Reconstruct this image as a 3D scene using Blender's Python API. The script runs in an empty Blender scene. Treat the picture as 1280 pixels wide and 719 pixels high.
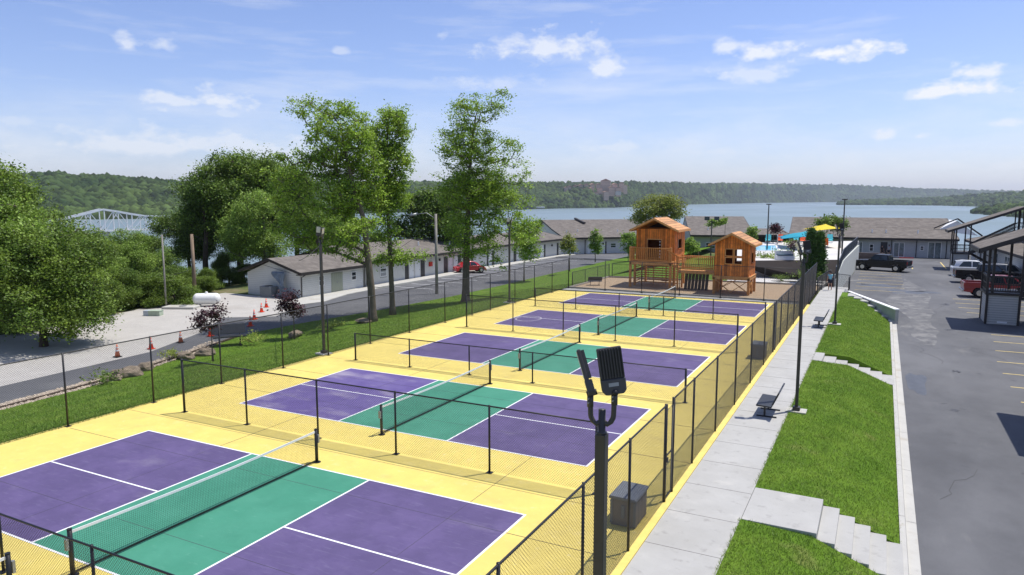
import bpy, bmesh, math, random
import numpy as np
from mathutils import Vector, Matrix, noise as mnoise
random.seed(7); rng = np.random.default_rng(7)
C = bpy.context.scene
COL = C.collection
rad = math.radians
# ------------------------------------------------------------------ camera
CAM = Vector((20.46, -8.22, 7.3415)); YAW = 0.4767; PITCH = 0.1230; F = 893.8
cy, sy = math.cos(YAW), math.sin(YAW)
FW = Vector((-sy*math.cos(PITCH), cy*math.cos(PITCH), -math.sin(PITCH)))
RT = Vector((cy, sy, 0)); UPV = RT.cross(FW)
def W(px, py, z=0.0):
    "ground point (x, y, z) seen at a photo pixel, for surveying positions"
    d = FW + RT*((px-640)/F) - UPV*((py-359.5)/F)
    t = (z-CAM.z)/d.z
    return Vector((CAM.x+d.x*t, CAM.y+d.y*t, z))
def D(px, py, dist):
    d = FW + RT*((px-640)/F) - UPV*((py-359.5)/F)
    return CAM + d*dist
cam = bpy.data.objects.new('camera', bpy.data.cameras.new('camera')); COL.objects.link(cam)
cam.matrix_world = Matrix((( RT.x, UPV.x, -FW.x, CAM.x),(RT.y, UPV.y, -FW.y, CAM.y),(RT.z, UPV.z, -FW.z, CAM.z),(0,0,0,1)))
cam.data.sensor_width = 36; cam.data.lens = F/1280*36; cam.data.clip_end = 60000; cam.data.clip_start = .1
C.camera = cam
# ------------------------------------------------------------------ materials
MATS = {}
def mat(name, col, rough=.8, var=.12, scale=3., bump=0., bscale=30., metal=0., spec=.5, col2=None, detail=5, coat=0., stretch=None, island=0., trans=0.):
    if name in MATS: return MATS[name]
    m = bpy.data.materials.new(name); m.use_nodes = True; n = m.node_tree.nodes; l = m.node_tree.links
    b = n['Principled BSDF']; b.inputs['Roughness'].default_value = rough; b.inputs['Metallic'].default_value = metal
    b.inputs['Specular IOR Level'].default_value = spec; b.inputs['Coat Weight'].default_value = coat
    tc = n.new('ShaderNodeNewGeometry').outputs['Position']
    if stretch:
        mp = n.new('ShaderNodeMapping'); l.new(tc, mp.inputs[0]); mp.inputs['Scale'].default_value = stretch; tc = mp.outputs[0]
    nz = n.new('ShaderNodeTexNoise'); nz.inputs['Scale'].default_value = scale; nz.inputs['Detail'].default_value = detail
    nz.inputs['Roughness'].default_value = .65; l.new(tc, nz.inputs['Vector'])
    r = n.new('ShaderNodeValToRGB'); l.new(nz.outputs['Fac'], r.inputs[0])
    c2 = col2 or tuple(min(1, c*(1+var)) for c in col)
    c1 = tuple(c*(1-var) for c in col) if not col2 else col
    r.color_ramp.elements[0].position = .3; r.color_ramp.elements[1].position = .7
    r.color_ramp.elements[0].color = (*c1, 1); r.color_ramp.elements[1].color = (*c2, 1)
    out = r.outputs[0]
    if island:
        g = n.new('ShaderNodeNewGeometry'); h = n.new('ShaderNodeHueSaturation'); l.new(out, h.inputs['Color'])
        mr = n.new('ShaderNodeMapRange'); l.new(g.outputs['Random Per Island'], mr.inputs[0]); mr.inputs[3].default_value = 1-island; mr.inputs[4].default_value = 1+island
        l.new(mr.outputs[0], h.inputs['Value']); out = h.outputs[0]
    l.new(out, b.inputs['Base Color'])
    if bump:
        nb = n.new('ShaderNodeTexNoise'); nb.inputs['Scale'].default_value = bscale; nb.inputs['Detail'].default_value = 4; l.new(tc, nb.inputs['Vector'])
        bp = n.new('ShaderNodeBump'); bp.inputs['Strength'].default_value = bump; bp.inputs['Distance'].default_value = .02; l.new(nb.outputs['Fac'], bp.inputs['Height']); l.new(bp.outputs[0], b.inputs['Normal'])
    if trans:
        t = n.new('ShaderNodeBsdfTranslucent'); l.new(out, t.inputs['Color']); mx = n.new('ShaderNodeMixShader'); mx.inputs[0].default_value = trans
        l.new(b.outputs[0], mx.inputs[1]); l.new(t.outputs[0], mx.inputs[2]); l.new(mx.outputs[0], n['Material Output'].inputs[0])
    MATS[name] = m; return m
def layered(name, base, layers, rough=.85, bump=.15, bscale=60, spec=.3):
    "base colour + list of (colour, scale, lo, hi, strength, stretch) noise stains"
    m = mat(name, base, rough, .07, 1.2, bump, bscale, spec=spec); n = m.node_tree.nodes; l = m.node_tree.links
    b = n['Principled BSDF']; src = b.inputs['Base Color'].links[0].from_socket
    g = n.new('ShaderNodeNewGeometry')
    for i, (c, s, lo, hi, st, sx) in enumerate(layers):
        mp = n.new('ShaderNodeMapping'); mp.inputs['Scale'].default_value = sx; mp.inputs['Location'].default_value = (i*13.7, i*5.1, 0); l.new(g.outputs['Position'], mp.inputs[0])
        z = n.new('ShaderNodeTexNoise'); z.inputs['Scale'].default_value = s; z.inputs['Detail'].default_value = 6; z.inputs['Roughness'].default_value = .6; l.new(mp.outputs[0], z.inputs['Vector'])
        r = n.new('ShaderNodeMapRange'); r.inputs[1].default_value = lo; r.inputs[2].default_value = hi; r.inputs[4].default_value = st; l.new(z.outputs['Fac'], r.inputs[0])
        mx = n.new('ShaderNodeMix'); mx.data_type = 'RGBA'; l.new(r.outputs[0], mx.inputs[0]); l.new(src, mx.inputs[6]); mx.inputs[7].default_value = (*c, 1)
        src = mx.outputs[2]
    l.new(src, b.inputs['Base Color']); return m
def lined(name, col, dark, axis, pitch, frac=.08, rough=.75, var=.1, wscale=2., tint=None, bump=.4):
    "siding / boards / deck: stripes along one object axis with a dark joint"
    m = mat(name, col, rough, var, wscale); n = m.node_tree.nodes; l = m.node_tree.links; b = n['Principled BSDF']
    src = b.inputs['Base Color'].links[0].from_socket
    tc = n.new('ShaderNodeTexCoord'); sp = n.new('ShaderNodeSeparateXYZ'); l.new(tc.outputs['Object'], sp.inputs[0])
    dv = n.new('ShaderNodeMath'); dv.operation = 'DIVIDE'; dv.inputs[1].default_value = pitch; l.new(sp.outputs[axis], dv.inputs[0])
    fr = n.new('ShaderNodeMath'); fr.operation = 'FRACT'; l.new(dv.outputs[0], fr.inputs[0])
    lt = n.new('ShaderNodeMath'); lt.operation = 'LESS_THAN'; lt.inputs[1].default_value = frac; l.new(fr.outputs[0], lt.inputs[0])
    if tint:
        fl = n.new('ShaderNodeMath'); fl.operation = 'FLOOR'; l.new(dv.outputs[0], fl.inputs[0])
        wn = n.new('ShaderNodeTexWhiteNoise'); wn.noise_dimensions = '1D'; l.new(fl.outputs[0], wn.inputs['W'])
        hs = n.new('ShaderNodeHueSaturation'); l.new(src, hs.inputs['Color']); mr = n.new('ShaderNodeMapRange'); mr.inputs[3].default_value = 1-tint; mr.inputs[4].default_value = 1+tint
        l.new(wn.outputs[0], mr.inputs[0]); l.new(mr.outputs[0], hs.inputs['Value']); src = hs.outputs[0]
    mx = n.new('ShaderNodeMix'); mx.data_type = 'RGBA'; l.new(lt.outputs[0], mx.inputs[0]); l.new(src, mx.inputs[6]); mx.inputs[7].default_value = (*dark, 1)
    l.new(mx.outputs[2], b.inputs['Base Color'])
    bp = n.new('ShaderNodeBump'); bp.inputs['Strength'].default_value = bump; bp.inputs['Distance'].default_value = .01; l.new(fr.outputs[0], bp.inputs['Height']); l.new(bp.outputs[0], b.inputs['Normal'])
    return m
def glassy(name, col=(.02,.03,.035), rough=.05):
    return mat(name, col, rough, .2, 1.5, spec=.8)
M_black = mat('black_coated_steel', (.012,.012,.013), .45, .15)
M_bronze = mat('dark_bronze_paint', (.05,.046,.040), .42, .12)
M_galv = mat('weathered_grey_metal', (.35,.36,.36), .5, .12, metal=.6)
M_conc = layered('broom_concrete', (.42,.415,.39), [((.35,.34,.31), .5, .45, .7, .5, (1,1,1)), ((.22,.21,.195), 3, .58, .70, .45, (1,1,1)), ((.55,.53,.48), .9, .6, .7, .4, (1,1,1)), ((.2,.19,.17), 26, .64, .74, .5, (1,1,1))], bscale=90, bump=.2)
M_kerb = layered('kerb_concrete', (.47,.46,.42), [((.34,.29,.21), .8, .55, .7, .5, (1,1,1)), ((.3,.29,.27), 5, .6, .7, .3, (1,1,1))])
M_white = mat('white_paint', (.80,.80,.78), .6, .05, 6)
M_asph = layered('asphalt_lot', (.105,.107,.113), [((.165,.167,.172), .25, .40, .66, .8, (1,.6,1)), ((.072,.073,.078), .16, .48, .68, .7, (1,.5,1)), ((.045,.045,.05), 1.6, .66, .74, .5, (1,1,1)), ((.26,.26,.26), 38, .62, .74, .5, (1,1,1)), ((.05,.05,.05), 45, .6, .7, .4, (1,1,1)), ((.17,.17,.17), 14, .6, .75, .3, (1,1,1)), ((.20,.195,.185), .5, .64, .74, .45, (2,.5,1))], bump=.35, bscale=140)
M_asph2 = layered('asphalt_road', (.11,.112,.118), [((.17,.17,.17), .2, .45, .65, .6, (1,1,1)), ((.06,.06,.065), .3, .58, .7, .5, (1,1,1))], bump=.2, bscale=80)
M_gravel = layered('pale_gravel', (.44,.42,.385), [((.40,.38,.35), .5, .45, .65, .6, (1,1,1)), ((.52,.50,.47), 6, .5, .7, .5, (1,1,1)), ((.33,.30,.26), .15, .58, .7, .5, (1,1,1))], bump=.6, bscale=60)
M_yel = layered('yellow_court_paint', (.72,.575,.15), [((.62,.49,.14), .4, .45, .65, .5, (1,1,1)), ((.76,.62,.27), 2.5, .55, .75, .4, (1,1,1)), ((.50,.39,.15), 1.1, .57, .72, .35, (1,1,1)), ((.80,.70,.38), 5, .6, .72, .4, (1,1,1)), ((.45,.36,.16), 22, .66, .74, .4, (1,1,1))], rough=.75, bump=.1, bscale=200)
M_pur = layered('purple_court_paint', (.098,.074,.172), [((.13,.097,.22), .6, .42, .65, .7, (1,1,1)), ((.078,.056,.15), 3, .5, .7, .4, (1,1,1)), ((.19,.165,.28), 7, .56, .75, .45, (.3,1.6,1)), ((.25,.22,.30), .9, .58, .78, .5, (.6,1,1))], rough=.7, bump=.1, bscale=200)
M_purd = layered('dusty_purple_paint', (.11,.08,.235), [((.15,.12,.27), .6, .42, .65, .7, (1,1,1)), ((.42,.38,.42), .55, .52, .74, .75, (.5,1.2,1)), ((.5,.46,.44), 2.5, .66, .8, .6, (.4,1,1))], rough=.75, bump=.1, bscale=200)
M_grn = layered('green_court_paint', (.05,.235,.15), [((.07,.28,.185), .7, .42, .65, .7, (1,1,1)), ((.045,.22,.14), 3, .55, .7, .4, (1,1,1)), ((.16,.38,.28), 6, .6, .75, .35, (.4,1.5,1))], rough=.7, bump=.1, bscale=200)
M_line = mat('white_line_paint', (.82,.82,.80), .7, .05, 8)
M_grass = layered('mown_grass', (.10,.185,.018), [((.15,.24,.028), .8, .42, .68, .7, (1,1,1)), ((.07,.13,.015), 2.2, .5, .7, .6, (1,1,1)), ((.26,.22,.10), .55, .60, .74, .5, (1,1,1))], rough=.95, bump=.9, bscale=45, spec=.1)
M_rough = layered('rough_ground', (.09,.13,.035), [((.20,.165,.10), .12, .48, .62, .85, (1,1,1)), ((.05,.08,.02), 1, .5, .7, .6, (1,1,1))], rough=.95, bump=.8, bscale=12, spec=.1)
M_mulch = layered('tan_wood_chips', (.36,.27,.18), [((.27,.20,.13), 1.2, .45, .7, .6, (1,1,1)), ((.46,.37,.26), 12, .5, .7, .5, (1,1,1))], rough=.95, bump=.8, bscale=40, spec=.1)
M_dmulch = layered('dark_mulch', (.035,.030,.028), [((.07,.06,.05), 8, .5, .7, .5, (1,1,1))], rough=.95, bump=.7, bscale=30, spec=.1)
M_deckc = layered('pool_deck_concrete', (.62,.60,.57), [((.5,.48,.45), .6, .45, .7, .5, (1,1,1))])
M_wood = lined('cedar_boards', (.60,.185,.025), (.06,.02,.008), 0, .19, .09, tint=.38, wscale=2.5, var=.35)
M_woody = lined('cedar_boards_side', (.60,.185,.025), (.06,.02,.008), 1, .19, .09, tint=.38, wscale=2.5, var=.35)
M_lumber = mat('stained_lumber', (.58,.25,.065), .7, .22, 4, .2, 40, stretch=(1,1,5))
M_lumb2 = mat('pale_stained_lumber', (.62,.31,.10), .7, .2, 4, .2, 40)
M_wroof = lined('cedar_roof_boards', (.56,.28,.11), (.16,.07,.03), 2, .16, .14, tint=.35, var=.35)
M_side = lined('white_siding', (.66,.66,.63), (.36,.36,.34), 2, .19, .07, var=.04)
M_sideg = lined('sage_grey_siding', (.42,.44,.41), (.25,.26,.25), 2, .19, .09, var=.05)
M_sidew = lined('cream_vertical_siding', (.64,.63,.58), (.42,.41,.38), 0, .3, .05, var=.05)
M_box = lined('grey_lap_siding', (.50,.49,.46), (.20,.20,.19), 2, .155, .14, var=.05)
M_shing = layered('brown_grey_shingles', (.145,.13,.115), [((.235,.21,.185), 1.4, .42, .62, .7, (1,1,1)), ((.14,.12,.105), 5, .5, .7, .5, (1,1,1)), ((.27,.245,.22), 18, .55, .75, .5, (1,1,1))], rough=.95, bump=.4, bscale=30, spec=.1)
M_fascia = mat('dark_brown_fascia', (.030,.024,.021), .55, .15)
M_darkd = mat('dark_doorway', (.03,.03,.035), .4, .2)
M_glass = glassy('window_glass'); M_glassg = mat('curtained_glass', (.16,.20,.21), .12, .5, 2.5, spec=.8)
M_rubber = mat('tyre_rubber', (.018,.018,.018), .85, .2)
M_chrome = mat('bright_metal', (.62,.62,.63), .25, .05, metal=1.)
M_bark = mat('rough_oak_bark', (.15,.12,.095), .95, .35, 6, .9, 14, stretch=(1,1,.3), spec=.1)
M_barkd = mat('dark_bark', (.08,.06,.045), .95, .3, 6, .8, 14, spec=.1)
def leafm(name, c1, c2, tr=.33, isl=.55, sc=.6): return mat(name, c1, .55, 0, sc, col2=c2, island=isl, trans=tr, spec=.35, detail=3)
L_oak = leafm('oak_leaves', (.175,.30,.03), (.35,.48,.06)); L_deep = leafm('deep_green_leaves', (.08,.15,.022), (.17,.25,.04))
L_mid = leafm('mid_green_leaves', (.08,.15,.02), (.21,.30,.04)); L_lite = leafm('bright_green_leaves', (.17,.28,.04), (.28,.40,.07))
L_olive = leafm('olive_leaves', (.20,.24,.05), (.30,.33,.07)); L_purp = leafm('purple_leaves', (.045,.016,.022), (.085,.03,.04), .2)
L_cyp = leafm('arborvitae_leaves', (.035,.10,.014), (.075,.16,.026), .15)
L_lime = leafm('lime_leaves', (.28,.36,.05), (.42,.48,.10))
M_rock = mat('tan_boulder', (.22,.175,.125), .9, .35, 2.5, .8, 8)
# ------------------------------------------------------------------ mesh builder
def tag(o, label=None, cat=None, group=None, kind=None):
    if label: o['label'] = label
    if cat: o['category'] = cat
    if group: o['group'] = group
    if kind: o['kind'] = kind
    return o
def empty(name, loc=(0,0,0), rz=0., label=None, cat=None, group=None):
    o = bpy.data.objects.new(name, None); COL.objects.link(o); o.location = loc; o.rotation_euler = (0,0,rz); o.empty_display_size = .2
    return tag(o, label, cat, group)
class MB:
    def __init__(s): s.v = []; s.f = []
    def add(s, vs, fs):
        k = len(s.v); s.v += [tuple(v) for v in vs]; s.f += [tuple(i+k for i in f) for f in fs]; return s
    def box(s, x0, x1, y0, y1, z0, z1):
        v = [(x,y,z) for z in (z0,z1) for x,y in ((x0,y0),(x1,y0),(x1,y1),(x0,y1))]
        return s.add(v, [(3,2,1,0),(4,5,6,7),(0,1,5,4),(1,2,6,5),(2,3,7,6),(3,0,4,7)])
    def cbox(s, x, y, z, w, d, h): return s.box(x-w/2,x+w/2,y-d/2,y+d/2,z,z+h)
    def bar(s, p, q, w, h=None):
        h = h or w; p = Vector(p); q = Vector(q); d = (q-p).normalized()
        u = d.cross(Vector((0,0,1)));  u = u.normalized() if u.length > 1e-4 else Vector((1,0,0)); n = u.cross(d)
        v = [a+u*(w/2*i)+n*(h/2*j) for a in (p,q) for i,j in ((-1,-1),(1,-1),(1,1),(-1,1))]
        return s.add(v, [(0,1,2,3),(7,6,5,4),(4,5,1,0),(5,6,2,1),(6,7,3,2),(7,4,0,3)])
    def tube(s, pts, r, n=8, cap=True):
        pts = [Vector(p) for p in pts]; rs = r if isinstance(r, (list,tuple)) else [r]*len(pts); k = len(s.v); ref = None
        for i, p in enumerate(pts):
            d = (pts[min(i+1,len(pts)-1)]-pts[max(i-1,0)]).normalized()
            if ref is None: ref = d.cross(Vector((0,0,1))) if abs(d.z) < .95 else d.cross(Vector((1,0,0)))
            u = (ref - d*ref.dot(d)).normalized(); ref = u; w = d.cross(u)
            for j in range(n):
                a = 2*math.pi*j/n; s.v.append(tuple(p+(u*math.cos(a)+w*math.sin(a))*rs[i]))
        for i in range(len(pts)-1):
            for j in range(n):
                a = k+i*n+j; b = k+i*n+(j+1)%n; s.f.append((a,b,b+n,a+n))
        if cap: s.f.append(tuple(k+j for j in range(n))[::-1]); s.f.append(tuple(k+(len(pts)-1)*n+j for j in range(n)))
        return s
    def prism(s, poly, axis, a, b):
        "extrude 2-D polygon along axis ('x','y','z') from a to b"
        def P(u, v, t): return {'x':(t,u,v),'y':(u,t,v),'z':(u,v,t)}[axis]
        n = len(poly); v = [P(*p,a) for p in poly]+[P(*p,b) for p in poly]
        return s.add(v, [tuple(range(n))[::-1], tuple(range(n,2*n))]+[(i,(i+1)%n,(i+1)%n+n,i+n) for i in range(n)])
    def ball(s, c, r, nu=12, nv=8):
        r = r if isinstance(r,(tuple,list)) else (r,r,r); k = len(s.v)
        for i in range(nv+1):
            t = math.pi*i/nv
            for j in range(nu):
                p = 2*math.pi*j/nu; s.v.append((c[0]+r[0]*math.sin(t)*math.cos(p), c[1]+r[1]*math.sin(t)*math.sin(p), c[2]+r[2]*math.cos(t)))
        for i in range(nv):
            for j in range(nu): a = k+i*nu+j; b = k+i*nu+(j+1)%nu; s.f.append((a,a+nu,b+nu,b))
        return s
    def build(s, name, m, parent=None, smooth=False, bevel=0, fix=True):
        me = bpy.data.meshes.new(name); me.from_pydata(s.v, [], s.f); me.materials.append(m)
        if fix:
            b = bmesh.new(); b.from_mesh(me); bmesh.ops.recalc_face_normals(b, faces=b.faces)
            b.to_mesh(me); b.free()
        if smooth: me.polygons.foreach_set('use_smooth', [True]*len(me.polygons))
        o = bpy.data.objects.new(name, me); COL.objects.link(o); o.parent = parent
        if bevel:
            bv = o.modifiers.new('b','BEVEL'); bv.width = bevel; bv.segments = 2; bv.limit_method = 'ANGLE'
        return o
def raw(name, V, Fc, m, parent=None, smooth=False, mats=None, midx=None):
    "fast numpy mesh; Fc is (n,3) or (n,4)"
    me = bpy.data.meshes.new(name); k = Fc.shape[1]; me.vertices.add(len(V)); me.vertices.foreach_set('co', V.astype(np.float32).ravel())
    me.loops.add(Fc.size); me.loops.foreach_set('vertex_index', Fc.astype(np.int32).ravel()); me.polygons.add(len(Fc))
    me.polygons.foreach_set('loop_start', np.arange(0, Fc.size, k, dtype=np.int32)); 
    if smooth: me.polygons.foreach_set('use_smooth', np.ones(len(Fc), bool))
    me.materials.append(m); me.update(); me.validate()
    o = bpy.data.objects.new(name, me); COL.objects.link(o); o.parent = parent; return o
def copy_tree(o, parent=None):
    c = o.copy(); COL.objects.link(c); c.parent = parent
    for ch in [x for x in o.children]: copy_tree(ch, c)
    return c
def clone(o, loc, rz, label, group=None, scale=1.):
    c = copy_tree(o); c.location = loc; c.rotation_euler = (0,0,rz); c.scale = (scale,)*3; c['label'] = label
    if group: c['group'] = group
    return c
def lerp(a, b, t): return a+(b-a)*t
def pl(tab, y):
    if y <= tab[0][0]: return tab[0][1]
    for (a,b),(c,d) in zip(tab, tab[1:]):
        if y <= c: return lerp(b, d, (y-a)/(c-a))
    return tab[-1][1]
# ------------------------------------------------------------------ terrain
LAKE = -20.
def bank(x): return -.07*(x-17.95)/1.5 if x < 19.45 else -.07-.73*min(1,(x-19.45)/1.8)
def H(x, y):
    if x < -2.7:
        z = -2*min(1, (-2.7-x)/11.3)
        if y > 48: z *= 1-.35*min(1,(y-48)/40) if x > -14 else 1
        if x < -42: z -= min(1, (-42-x)/90)**1.3*24
    elif x < 17.95: z = 0
    elif x < 21.35: z = bank(x)
    else: z = -.9
    if y > 57 and x >= -2.7: z = min(z, lerp(z, -.9, min(1,(y-57)/25)) if x < 17.95 else z)
    # the shore falls away to the lake past the motel, and east of the site
    if y > 128: z -= min(1, (y-128)/90)*22
    if x > 60: z -= min(1, (x-60)/90)*22
    if y < -60: z -= 0
    return max(z, -24.)
def grid_sheet(name, xs, ys, m, fn, kind='structure'):
    V = np.array([(x, y, fn(x,y)) for y in ys for x in xs]); nx = len(xs)
    Fc = np.array([(j*nx+i, j*nx+i+1, (j+1)*nx+i+1, (j+1)*nx+i) for j in range(len(ys)-1) for i in range(nx-1)])
    o = raw(name, V, Fc, m); o['kind'] = kind; return o
xs = sorted(set([-400,-300,-220,-160,-132,-110,-90,-75,-60,-50,-42,-36,-30,-25,-20,-17,-14,-11,-8,-5,-2.7,-2.69,3,9,15,17.95,18.8,19.6,20.5,21.35,26,32,40,50,60,75,95,120,150,250,400]))
ys = sorted(set([-120,-90,-60,-40,-25,-12,-6]+list(range(0,130,4))+[44.3,44.1]+[128,135,145,160,180,200,218,260]))
grid_sheet('ground', xs, ys, M_rough, lambda x,y: (-1.05 if 17.9 < x < 60 and 44.2 < y < 128 else H(x,y)-(.06 if not 17.9 < x < 60 else .55)))
def strip(name, m, yL, yR, ylist, nx=8, dz=.004, zf=None, side=0.):
    "sheet between two x(y) polylines, draped on the terrain"
    V = []; Fc = []; zf = zf or H
    for y in ylist:
        a, b = pl(yL, y), pl(yR, y)
        for i in range(nx+1):
            x = lerp(a, b, i/nx); V.append((x, y, zf(x,y)+dz))
    for j in range(len(ylist)-1):
        for i in range(nx): k = j*(nx+1)+i; Fc.append((k,k+1,k+nx+2,k+nx+1))
    o = raw(name, np.array(V), np.array(Fc), m); o['kind'] = 'structure'; return o
fr = lambda a,b,s: [a+(b-a)*i/max(1,round((b-a)/s)) for i in range(max(1,round((b-a)/s))+1)]
# west side: lawn, rock strip, road, gravel
LE = [(-30,-13.5),(9,-14.2),(14,-14.8),(20,-16.3),(27,-18.6),(32,-18.3),(40,-17),(50,-16.2),(60,-16.1),(75,-16.4),(90,-16.5),(98,-16.5),(104,-15.),(108,-12.5),(112,-8)]
strip('lawn', M_grass, LE, [(0,-2.72)], fr(-30,112,2), 14, .0)
KE = [(-30,-18.2),(9,-18.4),(20,-19.3),(26,-22),(33,-27.2),(40,-26.3),(200,-26.)]
strip('road', M_asph2, KE, LE, fr(-30,100,2), 8, -.03)
strip('gravel_lot', M_gravel, [(-30,-40),(10,-40),(14,-34),(21,-33.5),(30,-35.5),(36,-38),(44,-38)], KE, fr(-30,42,2), 10, -.028)
m = MB(); P = [W(306,372,-2),W(400,373,-2),W(463,360,-2),W(470,356,-2),W(380,363,-2)]
ap = MB(); a_ = [(-28.3,42.4),(-25.6,37.6),(-24.6,41.4),(-26.1,46.5),(-26.4,52),(-28.4,52)]
ap.prism(a_, 'z', -2.06, -1.96).build('concrete_apron', M_kerb)['kind'] = 'structure'
a_ = [(-33,40.5),(-26,31),(-22.5,33.5),(-26,41),(-29,42.4)]
MB().prism(a_, 'z', -2.04, -2.018).build('concrete_pad', M_gravel)['kind'] = 'structure'
b_ = MB(); b_.prism([(-28.4,52),(-26.4,52),(-26.0,75),(-26.0,98),(-24.9,103),(-27.4,105)], 'z', -2.06, -1.87).build('building_walkway', M_kerb)['kind'] = 'structure'
MB().box(-26.38,-20.5,-.01,.0,0,.01)
pk = MB(); 
for i in range(15): y = 54+i*3.05; pk.box(-25.9,-21.0,y,y+.1,-2.03,-2.022)
pk.build('parking_lines', M_line)['kind'] = 'structure'
MB().prism([(-15.5,97),(-26.1,97),(-25,103),(-27.3,104.8),(-22,114),(0,124),(20,126),(20,95),(2,97),(-6,112),(-11,109.5),(-15,103)], 'z', -2.05, -1.93).build('north_road', M_asph2)['kind'] = 'structure'
# east side
MB().prism([(21.64,-30),(70,-30),(70,128),(18.3,128),(17.9,80),(17.1,57.6),(18.35,54.3),(21.5,46.1),(21.64,46)], 'z', -1.1, -.9).build('parking_lot', M_asph)['kind'] = 'structure'
k = MB(); k.prism([(21.26,-.76),(21.39,-.76),(21.42,-.88),(21.66,-.893),(21.66,-1.1),(21.26,-1.1)], 'y', -30, 46.2)
k.build('kerb', M_kerb)['kind'] = 'structure'
st = MB()
for i in range(1,12): st.prism([(21.255,-.757),(21.395,-.757),(21.425,-.877),(21.67,-.889),(21.67,-.8885),(21.425,-.8765),(21.395,-.7565),(21.255,-.7565)], 'y', i*4-.006, i*4+.006)
st.build('kerb_joints', mat('joint_dark', (.12,.11,.10)))['kind'] = 'structure'
yl = MB()
for y,x0,x1 in [(43.55,26.75,33),(41.05,26.6,33),(38.1,26.35,33),(34.95,26.05,33),(32.1,25.95,33),(29.3,25.9,33),(26.6,25.9,33),(23.9,25.9,33),(53,26.3,32),(55.6,26,32),(58.3,26,32),(61,26,32)]: yl.box(x0,x1,y-.05,y+.05,-.899,-.893)
for k_,y in enumerate((80,83,76.8,73.6,70.4,67.2,64)): yl.box(18.5,22.6,y-.05,y+.05,-.899,-.893)
for px in (1119,1139,1179): a = W(px,332,-.9); yl.box(a.x-.07,a.x+.07,a.y-5,a.y+5,-.899,-.893)
yl.build('parking_lines', mat('faded_yellow_paint', (.62,.48,.18), .8, .25, 5))['kind'] = 'structure'
# stain puddle by kerb, pale dried runoff
def blob(name, m, cx, cy, rx, ry, z, n=26, seed=0, rough=.35):
    v = [(cx,cy,z)]+[(cx+rx*math.cos(a)*(1+rough*mnoise.noise((math.cos(a)*1.5+seed,math.sin(a)*1.5,seed))*1.6), cy+ry*math.sin(a)*(1+rough*mnoise.noise((math.cos(a)*1.5+seed,math.sin(a)*1.5,seed+9))*1.6), z) for a in [2*math.pi*i/n for i in range(n)]]
    o = MB().add(v, [(0,i+1,(i+1)%n+1) for i in range(n)]).build(name, m); o['kind'] = 'structure'; return o
blob('wet_patch', mat('damp_asphalt', (.075,.08,.088), .5, .2, 3), 22.25, 28.3, .45, 2.2, -.8965, seed=3)
blob('wet_patch', MATS['damp_asphalt'], 22.8, 64.5, 1.9, 1.5, -.8965, seed=5, rough=.7)
blob('wet_patch', MATS['damp_asphalt'], 20.0, 68.5, 1.6, 1.2, -.8965, seed=8, rough=.7)
M_dry = layered('dried_silt', (.135,.136,.138), [((.24,.235,.225), .9, .45, .65, .8, (1,1,1)), ((.105,.107,.113), 1.8, .5, .62, .9, (1,.6,1))], bump=.2)
blob('silt_patch', M_dry, 23.2, 58, 1.5, 11, -.898, seed=11, rough=.7)
blob('silt_patch', M_dry, 23.1, 43.5, .9, 4.5, -.8982, seed=15, rough=.5)
ck = MB(); gk = np.random.default_rng(17)
for x0,y0,dx,dy,n_ in [(22.3,14,.25,.9,7),(23.5,33,-.1,1,8),(22.0,39,.9,-.2,14),(24,50,.2,.9,20),(23.0,8.5,.8,.3,10),(25.2,38,.4,-.8,12)]:
    x,y = x0,y0
    for i in range(n_):
        x1 = x+dx*.6+gk.normal()*.16; y1 = y+dy*.6+gk.normal()*.16; d = Vector((x1-x,y1-y,0)); nn_ = Vector((-d.y,d.x,0)).normalized()*(.006+.010*gk.random())
        ck.add([(x+nn_.x,y+nn_.y,-.8955),(x-nn_.x,y-nn_.y,-.8955),(x1-nn_.x,y1-nn_.y,-.8955),(x1+nn_.x,y1+nn_.y,-.8955)],[(0,1,2,3)]); x,y = x1,y1
ck.build('asphalt_cracks', mat('crack_filler', (.06,.06,.062)))['kind'] = 'structure'
ok_ = [(24.0,31.5,.28),(25.0,17.5,.35),(27.6,33.4,.4),(28.2,36.6,.45),(23.4,24,.2),(27.4,30.6,.35),(24.6,44.2,.3),(25.2,57,.5),(20.6,77.5,.6)]
for i,(x,y,q) in enumerate(ok_): blob('oil_stain', mat('oil_stain', (.055,.054,.055), .55, .3, 4), x,y,q*.7,q,-.8962,seed=20+i,rough=.9)
# walkway with joints
wk = MB(); wk.box(16.28,17.93,-30,54,-.3,.002)
wk.build('walkway', M_conc)['kind'] = 'structure'
MB().box(16.28,18.3,54,57.5,-1.2,.001).build('walkway_end', M_conc)['kind'] = 'structure'
jn = MB()
for i in range(-16,30): jn.box(16.28,17.93,i*1.83+.62,i*1.83+.632,.0,.0045)
jn.build('walkway_joints', MATS['joint_dark'])['kind'] = 'structure'
M_edge = mat('yellow_slab_edge', (.75,.58,.15), .8, .12, 3)
MB().box(16.02,16.275,-14,45.25,-.2,.03).build('court_kerb', M_edge)['kind'] = 'structure'
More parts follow.
